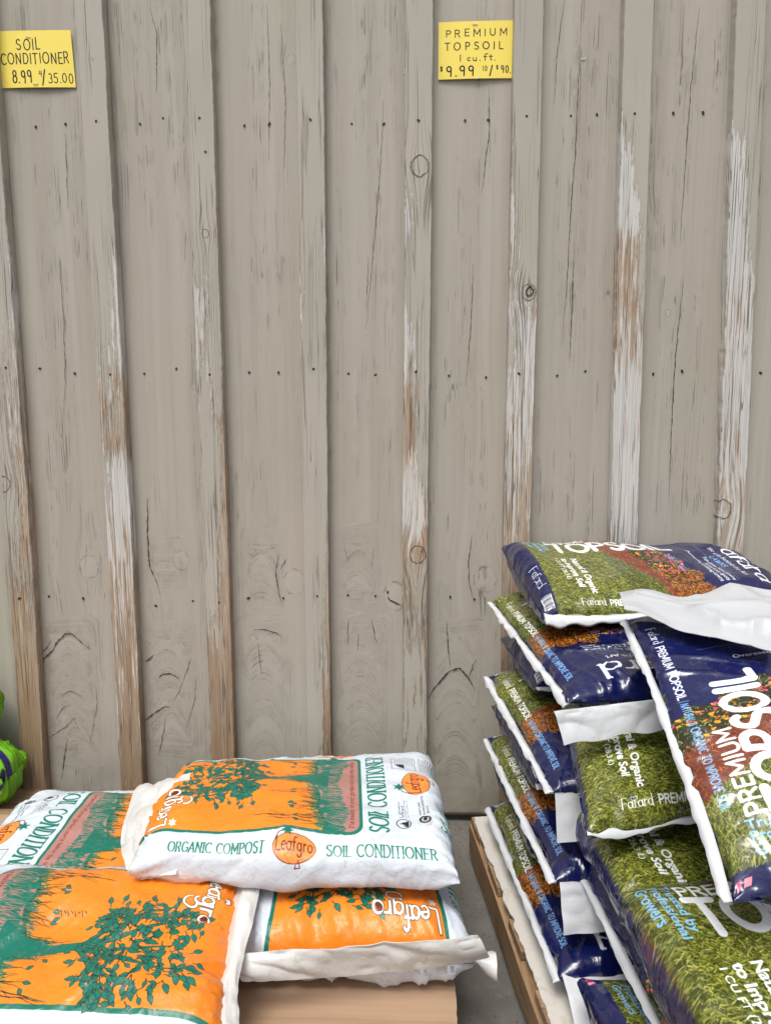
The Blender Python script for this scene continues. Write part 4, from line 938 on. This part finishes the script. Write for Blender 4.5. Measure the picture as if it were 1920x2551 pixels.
def sg2(cv, w, h):
    r = np.random.RandomState(8); k = dict(wid=.15, col=BLK, jit=.03, rs=r)
    text(cv, 'PREMIUM', (w*.10, h*.735), h*.115, .01, sx=.9, gap=.62, fit=w*.80, **k)
    text(cv, 'TOPSOIL', (w*.09, h*.505), h*.125, .01, sx=.85, gap=.62, fit=w*.76, **k)
    text(cv, '1 cu.', (w*.28, h*.31), h*.11, 0, sx=1.1, gap=.3, fit=w*.27, **k); text(cv, 'ft.', (w*.60, h*.315), h*.11, 0, sx=1.1, gap=.25, fit=w*.15, **k)
    text(cv, '$', (w*.03, h*.15), h*.075, 0, sx=1, **dict(k, wid=.25)); text(cv, '9.99', (w*.11, h*.05), h*.17, 0, sx=.85, gap=.35, fit=w*.36, **k)
    text(cv, '10', (w*.59, h*.13), h*.085, 0, sx=.9, gap=.25, **k); text(cv, '/', (w*.685, h*.06), h*.16, 0, sx=.7, **k)
    text(cv, '$', (w*.765, h*.16), h*.075, 0, sx=.9, **dict(k, wid=.2)); text(cv, '90.', (w*.83, h*.09), h*.12, 0, sx=.9, gap=.25, **k)
sign(3, 78, 190, 220, -2, sg1, 'yellow card hand-lettered SOIL CONDITIONER 8.99 on the upper left of the wall', [(.45, .93), (.52, .08)])
sign(1091, 56, 1279, 199, -4, sg2, 'yellow card hand-lettered PREMIUM TOPSOIL 1 cu. ft. left of the topsoil stack', [(.48, .95), (.54, .05)])
staple(at(1452, 147, y=-.003), nails[5], 0.05)

# ---- pallets
def obox(name, parent, O, ex, ey, x0, x1, y0, y1, z0, z1, mat, seed, rough=.0015, seg=14):
    """sawn timber with slightly wandering edges; ex, ey = horizontal unit axes"""
    v = VN(seed); long_x = abs(x1-x0) > abs(y1-y0); n = seg; V = []
    for k in range(n):
        t = k/(n-1)
        for (a, b) in ((0, 0), (1, 0), (1, 1), (0, 1)):
            if long_x: X = x0+(x1-x0)*t; Y = y0+(y1-y0)*a+v(t*9, a*3+b)*rough
            else: Y = y0+(y1-y0)*t; X = x0+(x1-x0)*a+v(t*9, a*3+b)*rough
            Z = z0+(z1-z0)*b+v(t*11+4, a*5+b*2)*rough
            V.append((O[0]+ex[0]*X+ey[0]*Y, O[1]+ex[1]*X+ey[1]*Y, Z))
    F = gridfaces(n, 4, True)+[(0, 1, 2, 3), tuple((n-1)*4+j for j in (3, 2, 1, 0))]
    if not long_x: F = [f[::-1] for f in F]
    return mesh(name, V, F, mat, parent, False, loc=V[0])
RO, RF, RR = np.array([.186, -.20]), np.array([.115, -.993]), np.array([.993, .115])
def rp(p, q, z): v = RO+RR*(p+.011)+RF*q; return np.array([v[0], v[1], z])
def pallet(name, O, ex, ey, w, l, label, zt, seed, ndeck=7, stringer_along_y=True, gap=.03):
    root = empty(name, (O[0], O[1], 0), label, 'pallet')
    for k in range(3):
        c = [0, w/2-.019, w-.038][k]
        obox("stringer", root, O, ex, ey, c, c+.038, 0, l, .017, zt-.018, M_pallet, seed+k, .0036, 40)
    for k in range(ndeck):
        y0 = (l-.09)*k/(ndeck-1); obox('deck_board', root, O, ex, ey, .004, w-.004, y0, y0+.09, zt-.0175, zt, M_palletx, seed+10+k)
    for k in range(3):
        y0 = (l-.09)*k/2; obox('bottom_board', root, O, ex, ey, .006, w-.006, y0+.002, y0+.09, 0.001, .0165, M_palletx, seed+30+k)
    return root
pallet('wooden_pallet', RO+RR*(-.026)+RF*(-.03), RR, RF, .98, 1.18, 'rough brown wooden pallet under the topsoil stack beside the bare floor', .118, 100)
pallet('wooden_pallet', np.array([-1.20, -.16]), np.array([1, 0]), np.array([0, -1]), 1.235, 1.02, 'wooden pallet hidden under the tan cardboard and soil conditioner bags', .118, 140)

# slip sheet under the topsoil, card under the conditioner
def ragged(c0, c1, c2, c3, n, m, edge_v, amp, seed, zz=.002):
    v = VN(seed)
    def fn(U, V):
        k = np.zeros(U.shape+(3,)); e = (V < 1e-6) if edge_v == 0 else (V > 1-1e-6)
        d = v(U*40, 1.0)*amp+v(U*140, 4.0)*amp*.5
        k[..., 0] = np.where(e, d, 0); k[..., 2] = v(U*6, V*6)*zz+0
        return k
    return patch(c0, c1, c2, c3, n, m, fn)
ss = ragged(rp(-.030, -.02, .1235), rp(-.026, 1.10, .1235), rp(.93, -.02, .1235), rp(.93, 1.10, .1235), 160, 60, 0, .003, 5)
o = sheet('slip_sheet', None, M_slip, ss, .004, 6, .0010, 8); tag(o, 'dirty white slip sheet lying between the pallet and the topsoil bags', 'sheet')
cs = ragged((-1.16, -.20, .1225), (-1.16, -1.16, .1225), (.078, -.20, .1225), (.088, -1.16, .1225), 120, 90, 1, .002, 9, .003)
U_, V_ = np.meshgrid(np.linspace(0, 1, 120), np.linspace(0, 1, 90), indexing='ij'); yy = -.20-.96*U_
cs[..., 2] += .004*np.exp(-((yy+.78+.03*V_)/.012)**2)+.0075*np.clip((yy*-1-.79)/.3, 0, 1)
o = sheet('cardboard_sheet', None, M_card, cs, .0045, 3, .0008, 6); o.data.shade_flat(); tag(o, 'tan corrugated cardboard sheet on the pallet in front of the soil conditioner bags', 'cardboard')

# ---- bags
leaf_img, top_img, grn_img = leafgro_canvas(), topsoil_canvas(), green_canvas()
M_leaf = bag_material('soil_conditioner_bag', leaf_img, .33, .45, .60, 0, .5, 45)
M_top = bag_material('topsoil_bag', top_img, .19, .60, .22, .45, .5, 26)
M_grn = bag_material('lime_bag', grn_img, .30, .55, .1, 0, .5, 30)

GL = 'soil conditioner bags stacked on the left pallet'; GR_ = 'topsoil bags stacked on the right pallet'
def conditioner(c, seed, label, H=.07, **kw):
    root = empty('soil_conditioner_bag', tuple(np.mean(np.array(c, float), 0)-np.array([0, 0, H])), label, 'bag', GL)
    sack('sack', root, c, .62, .41, H, M_leaf, seed, .54, ends=(.045, .075), n_se=3.2, uvk=kw.pop('uvk', .845), uvl=(.04, 1.0), **kw)
    return root
b1 = conditioner([(.090, -.705, .320), (.055, -.285, .310), (-.490, -.680, .316), (-.520, -.285, .288)], 11, 'topmost soil conditioner bag, lying sideways across the others with its white flap on the left', .056, wr=1.25)
b2 = conditioner([(.045, -.12, .200), (-.345, -.12, .200), (.104, -.738, .190), (-.312, -.748, .190)], 23, 'lowest right soil conditioner bag, its wide white flap drooping over the cardboard', .068, wr=1.4, uvk=.90, uvo=.020)
b3 = conditioner([(-.90, -.585, .232), (-.90, -.975, .212), (-.305, -.598, .230), (-.262, -.978, .205)], 37, 'nearest soil conditioner bag at the lower left, tree print facing up', .066, wr=1.6)
b4 = conditioner([(-.90, -.240, .185), (-.90, -.655, .175), (-.29, -.240, .19), (-.29, -.66, .175)], 41, 'soil conditioner bag at the back left against the wall, half under the topmost bag', .060, wr=1.6)

def curl(amp, sx=1.0, seed=0, droop=0.0, lift=0.0):
    v = VN(seed+500)
    def fn(U, V):
        k = np.zeros(U.shape+(3,))
        k[..., 2] = amp*v(U*3*sx+seed, V*2)*V+lift*np.sin(V*np.pi)-droop*V*V
        k[..., 1] = amp*.7*v(U*4*sx+seed+9, V*2+3)*V; k[..., 0] = amp*.7*v(U*4*sx+seed+19, V*2+7)*V
        return k
    return fn
sheet('flap', b1, M_white, patch(at(475, 1925, z=.365), at(438, 2176, z=.315), at(350, 1962, z=.315), at(322, 2192, z=.280), 60, 44, lambda U, V: np.stack([-.028*np.sin(U*np.pi)*V, 0*U, .018*np.sin(V*np.pi)*np.sin(U*3.1)+.006*np.sin(U*17)*V], -1)), .0010, 12, .0040, 26)
fb = patch(at(560, 2376, z=.240), at(1190, 2332, z=.264), at(606, 2432, z=.205), at(1216, 2370, z=.215), 110, 30,
      lambda U, V: np.stack([0*U, -.012*np.sin(V*2.6)*(.5+.5*np.sin(U*7+1)), -.020*np.abs(np.sin(U*np.pi))**.8*V**1.3+.006*np.sin(V*np.pi)], -1))
sheet('flap', b2, M_white, fb, .0010, 24, .0036, 24)
sheet('flap', b3, M_white, patch((-.325, -.590, .250), (-.275, -1.04, .220), (-.268, -.612, .272), (-.200, -1.06, .195), 100, 30,
      lambda U, V: np.stack([-.020*np.sin(U*np.pi)*V+.006*np.sin(U*9)*V, 0*U, .020*np.sin(V*2.6)*(1-.3*U)], -1)), .0010, 36, .0038, 24)
# loose tube end of the lowest bag
E0 = at(1150, 2358, z=.195)
tb = []
for k in range(14):
    t = k/13; r = .004+.020*t
    tb.append([(E0[0]+.058*t, E0[1]-.012*t+r*.9*math.cos(a), E0[2]-.016-.012*t*t+r*math.sin(a)*(.55+.4*t)) for a in np.linspace(0, 2*np.pi, 22)])
sheet('flap_end', b2, M_white, tb, .0010, 55, .003, 60)

GY = .36
def topsoil(c, seed, label, H=.045, seams=(0, 1), flap=None, L=.55, Wd=.36, half=.36, sw=.0115, fat=.0027, **kw):
    c = [np.asarray(p, float) for p in c]
    root = empty('topsoil_bag', tuple(np.mean(c, 0)-np.array([0, 0, H])), label, 'bag', GR_)
    bend = kw.get('bend')
    _, N0, Mf = sack('sack', root, c, L, Wd, H, M_top, seed, half, ends=kw.pop('ends', (.040, .085)), n_se=kw.pop('n_se', 2.15), seamy=True, **kw)
    for sd in seams:                         # 0 = left edge of the print, 1 = right edge
        n = 90; u = np.linspace(.0, 1.0, n); aa = np.full(n, 0.0-.008 if sd == 0 else 1.008)
        line = np.array([Mf(a, b) for a, b in zip(u, aa)])
        if bend: line = line+bend(u, aa)
        out = (c[0]-c[1]) if sd == 0 else (c[1]-c[0])
        ribbon_edge('seam_strip', root, M_seam, line, out, sw, seed*3+sd, fat=fat)
    if flap is not None: sheet('flap', root, M_seam, flap, .0010, seed+7, .0022, 30)
    return root
def yb(q0, q1, z0, z1, p=0.0, pw=GY, dp=0.0): return [rp(p+pw, q0, z0), rp(p, q0, z0), rp(p+pw+dp, q1, z1), rp(p+dp, q1, z1)]          # top of the print towards the viewer
def yr(q0, q1, z0, z1, p=0.0, pw=GY, dp=0.0): return [rp(p+dp, q1, z1), rp(p+dp+pw, q1, z1), rp(p, q0, z0), rp(p+pw, q0, z0)]          # top of the print towards the wall
def xb(q0, q1, z0, z1, p=.01, pl=.55, z2=None, z3=None, dq=0.0):                                                                        # top of the print to the right
    z2 = z0 if z2 is None else z2; z3 = z1 if z3 is None else z3
    return [rp(p, q0, z0), rp(p, q1, z1), rp(p+pl, q0+dq, z2), rp(p+pl, q1+dq, z3)]
def hang(q, z, p0, p1, dq, dz, n=50, m=18): return patch(rp(p0, q, z), rp(p1, q, z), rp(p0, q+dq, z-dz), rp(p1, q+dq, z-dz), n, m, lambda U, V: np.stack([0*U, 0*U, .006*np.sin(V*np.pi)], -1))
topsoil(yb(.03, .555, .178, .172), 61, 'lowest topsoil bag in the stack, resting on the white slip sheet', flap=hang(.550, .176, .0, .36, .075, .040), seams=(1,))
topsoil(xb(-.02, .335, .250, .246, .02), 62, 'dark end of a topsoil bag just above the lowest bag, nearest the wall', seams=(1,))
topsoil(xb(.33, .625, .262, .255, .075), 63, 'topsoil bag end with barcode low in the stack, behind the rolled navy edge', seams=(1,))
topsoil(yb(.0, .515, .335, .322), 64, 'second topsoil bag from the bottom whose long seam faces the left pile', flap=hang(.512, .322, .004, .36, .030, .078), seams=(1,))
topsoil(xb(-.02, .335, .408, .402, .012), 65, 'dark end of a topsoil bag halfway up the stack, nearest the wall', seams=(1,))
topsoil(xb(.33, .735, .405, .392, .035, dq=-.03), 66, 'middle topsoil bag with only a strip of grass print between two bags', seams=(1,), uvl=(.04, 1.0))
topsoil(yb(.0, .485, .490, .468), 67, 'third topsoil bag from the bottom with its long seam facing the left pile', flap=hang(.482, .468, .002, .36, .022, .082), seams=(1,))
topsoil(xb(-.06, .235, .562, .556, .040), 68, 'dark end of a topsoil bag under the top pair, nearest the wall', seams=(1,))
topsoil([rp(.080, .262, .552), rp(.000, .635, .490), rp(.625, .190, .550), rp(.550, .562, .490)], 69, 'topsoil bag facing up in mid-stack with a white seam along its front edge', seams=(1,), uvl=(.045, 1.0))
topsoil(yb(-.06, .475, .655, .624, .020, dp=.008), 70, 'topsoil bag with upside-down white lettering and a broad white flap, under the top bag', flap=None, seams=(1,), ends=(.04, .11), wr=1.5, uvl=(.05, 1.0))
topsoil(yb(-.06, .47, .660, .640, .395), 71, 'topsoil bag mostly hidden behind the sloping bag, right of the upside-down one', seams=())
topsoil(xb(-.085, .258, .782, .712, .045, z2=.765, z3=.702), 72, 'topmost topsoil bag lying flat on the stack against the wall', H=.050, seams=(1,), sw=.017, fat=.007)
topsoil(yr(.63, 1.17, .190, .190, .03), 73, 'lowest topsoil bag at the very front of the stack', seams=(0,))
topsoil(xb(.63, .98, .225, .215, .000), 74, 'topsoil bag with a navy corner marked by pink squares, low at the front', seams=())
topsoil(yr(.46, .965, .325, .290, .055), 75, 'topsoil bag printed Trusted by Professional Growers, squeezed under the front bag', H=.052, seams=(0,), ends=(.04, .06), uvl=(.05, 1.0))
topsoil(xb(.705, 1.08, .432, .385, .018, pl=.56, dq=-.03), 76, 'big front topsoil bag with a rolled navy left edge, nearest the viewer', H=.058, seams=(), ends=(.028, .08), wr=.8, uvl=(.046, 1.0))
# white flap of the upside-down bag
fr = [r for r in COL.objects if r.get('label', '').startswith('topsoil bag with upside-down')][0]
sheet('flap', fr, M_seam, patch(at(1376, 1772, z=.634), at(1660, 1738, z=.638), at(1402, 1856, z=.582), at(1672, 1812, z=.590), 70, 24, lambda U, V: np.stack([0*U, 0*U, .007*np.sin(V*np.pi)+.003*np.sin(U*14)*V], -1)), .001, 91, .003, 24)
# the sloping bag, draped from the top of the stack towards the viewer
def drape(U, A):
    k = np.zeros(np.shape(U)+(3,)); k[..., 2] = .018*np.sin(np.pi*np.clip(U, 0, 1))-.012*np.exp(-((U-.0)/.08)**2)
    return k
c5 = [at(1828, 2225, z=.555), at(1828, 2225, z=.555)+np.array([.37, .04, -.0]), at(1562, 1545, z=.745), at(1562, 1545, z=.745)+np.array([.37, .035, .0])]
r5 = topsoil(c5, 77, 'big topsoil bag sloping down the right side with its torn white top open', H=.042, seams=(0,), bend=drape, L=.62, ends=(.05, .12), wr=1.6, uvl=(0.0, 1.06))
sheet('flap', r5, M_flap, patch(at(1556, 1530, z=.772), at(1925, 1604, z=.768), at(1538, 1466, z=.790), at(1945, 1478, z=.800), 90, 40, lambda U, V: np.stack([0*U, 0*U, .006*np.sin(V*np.pi)+.004*np.sin(U*11)*V], -1)), .001, 93, .0105, 15)

# ---- lime bags at the far left, on their own pallet
pallet('wooden_pallet', np.array([at(64, 1990, y=-.12)[0]-1.10, -.03]), np.array([1, 0]), np.array([0, -1]), 1.10, .17, 'end of a weathered pallet against the wall beneath the lime green bags', .100, 180, 2)
def lime(c, seed, label, H):
    root = empty('mulch_bag', tuple(np.mean(np.array(c, float), 0)-np.array([0, 0, H])), label, 'bag', 'lime green bags at the left edge')
    sack('sack', root, c, .5, .20, H, M_grn, seed, .36, ends=(.10, .08), n_se=2.2, wr=2.2, nu=110, nv=120)
XG = at(30, 1945, y=-.13)[0]
lime([(XG-.50, -.04, .200), (XG-.5, -.20, .200), (XG, -.05, .200), (XG+.005, -.18, .195)], 81, 'lower lime green bag lettered NATURAL at the left edge of the photo', .088)
lime([(XG-.55, -.04, .36), (XG-.55, -.2, .36), (XG-.052, -.05, .36), (XG-.045, -.18, .355)], 82, 'upper lime green bag with purple band at the left edge of the photo', .098)

# ---- grit, chips and leaf crumbs along the foot of the wall
rg = np.random.RandomState(12); V = []; F = []
for i in range(900):
    if rg.rand() < .45: x = rg.uniform(-.1, .25); y = -abs(rg.normal(0, .035))-.004
    else: x = rg.uniform(-.05, .35); y = rg.uniform(-1.1, -.02)
    r = rg.uniform(.0006, .0024)*(1.5 if rg.rand() < .06 else 1); a = rg.uniform(0, 6.28, 3); k = len(V)
    for j in range(5): V.append((x+r*math.cos(j*1.257+a[0])*rg.uniform(.6, 1.3), y+r*math.sin(j*1.257+a[0])*rg.uniform(.5, 1.3), .0004))
    V.append((x, y, r*rg.uniform(.5, 1.0)))
    for j in range(5): F.append((k+j, k+(j+1) % 5, k+5))
o = mesh('grit', V, F, simple('grit', (.09, .06, .04), .9, .7, 300)); tag(o, 'dark grit and leaf crumbs scattered over the bare floor between the piles', 'grit', kind='stuff')
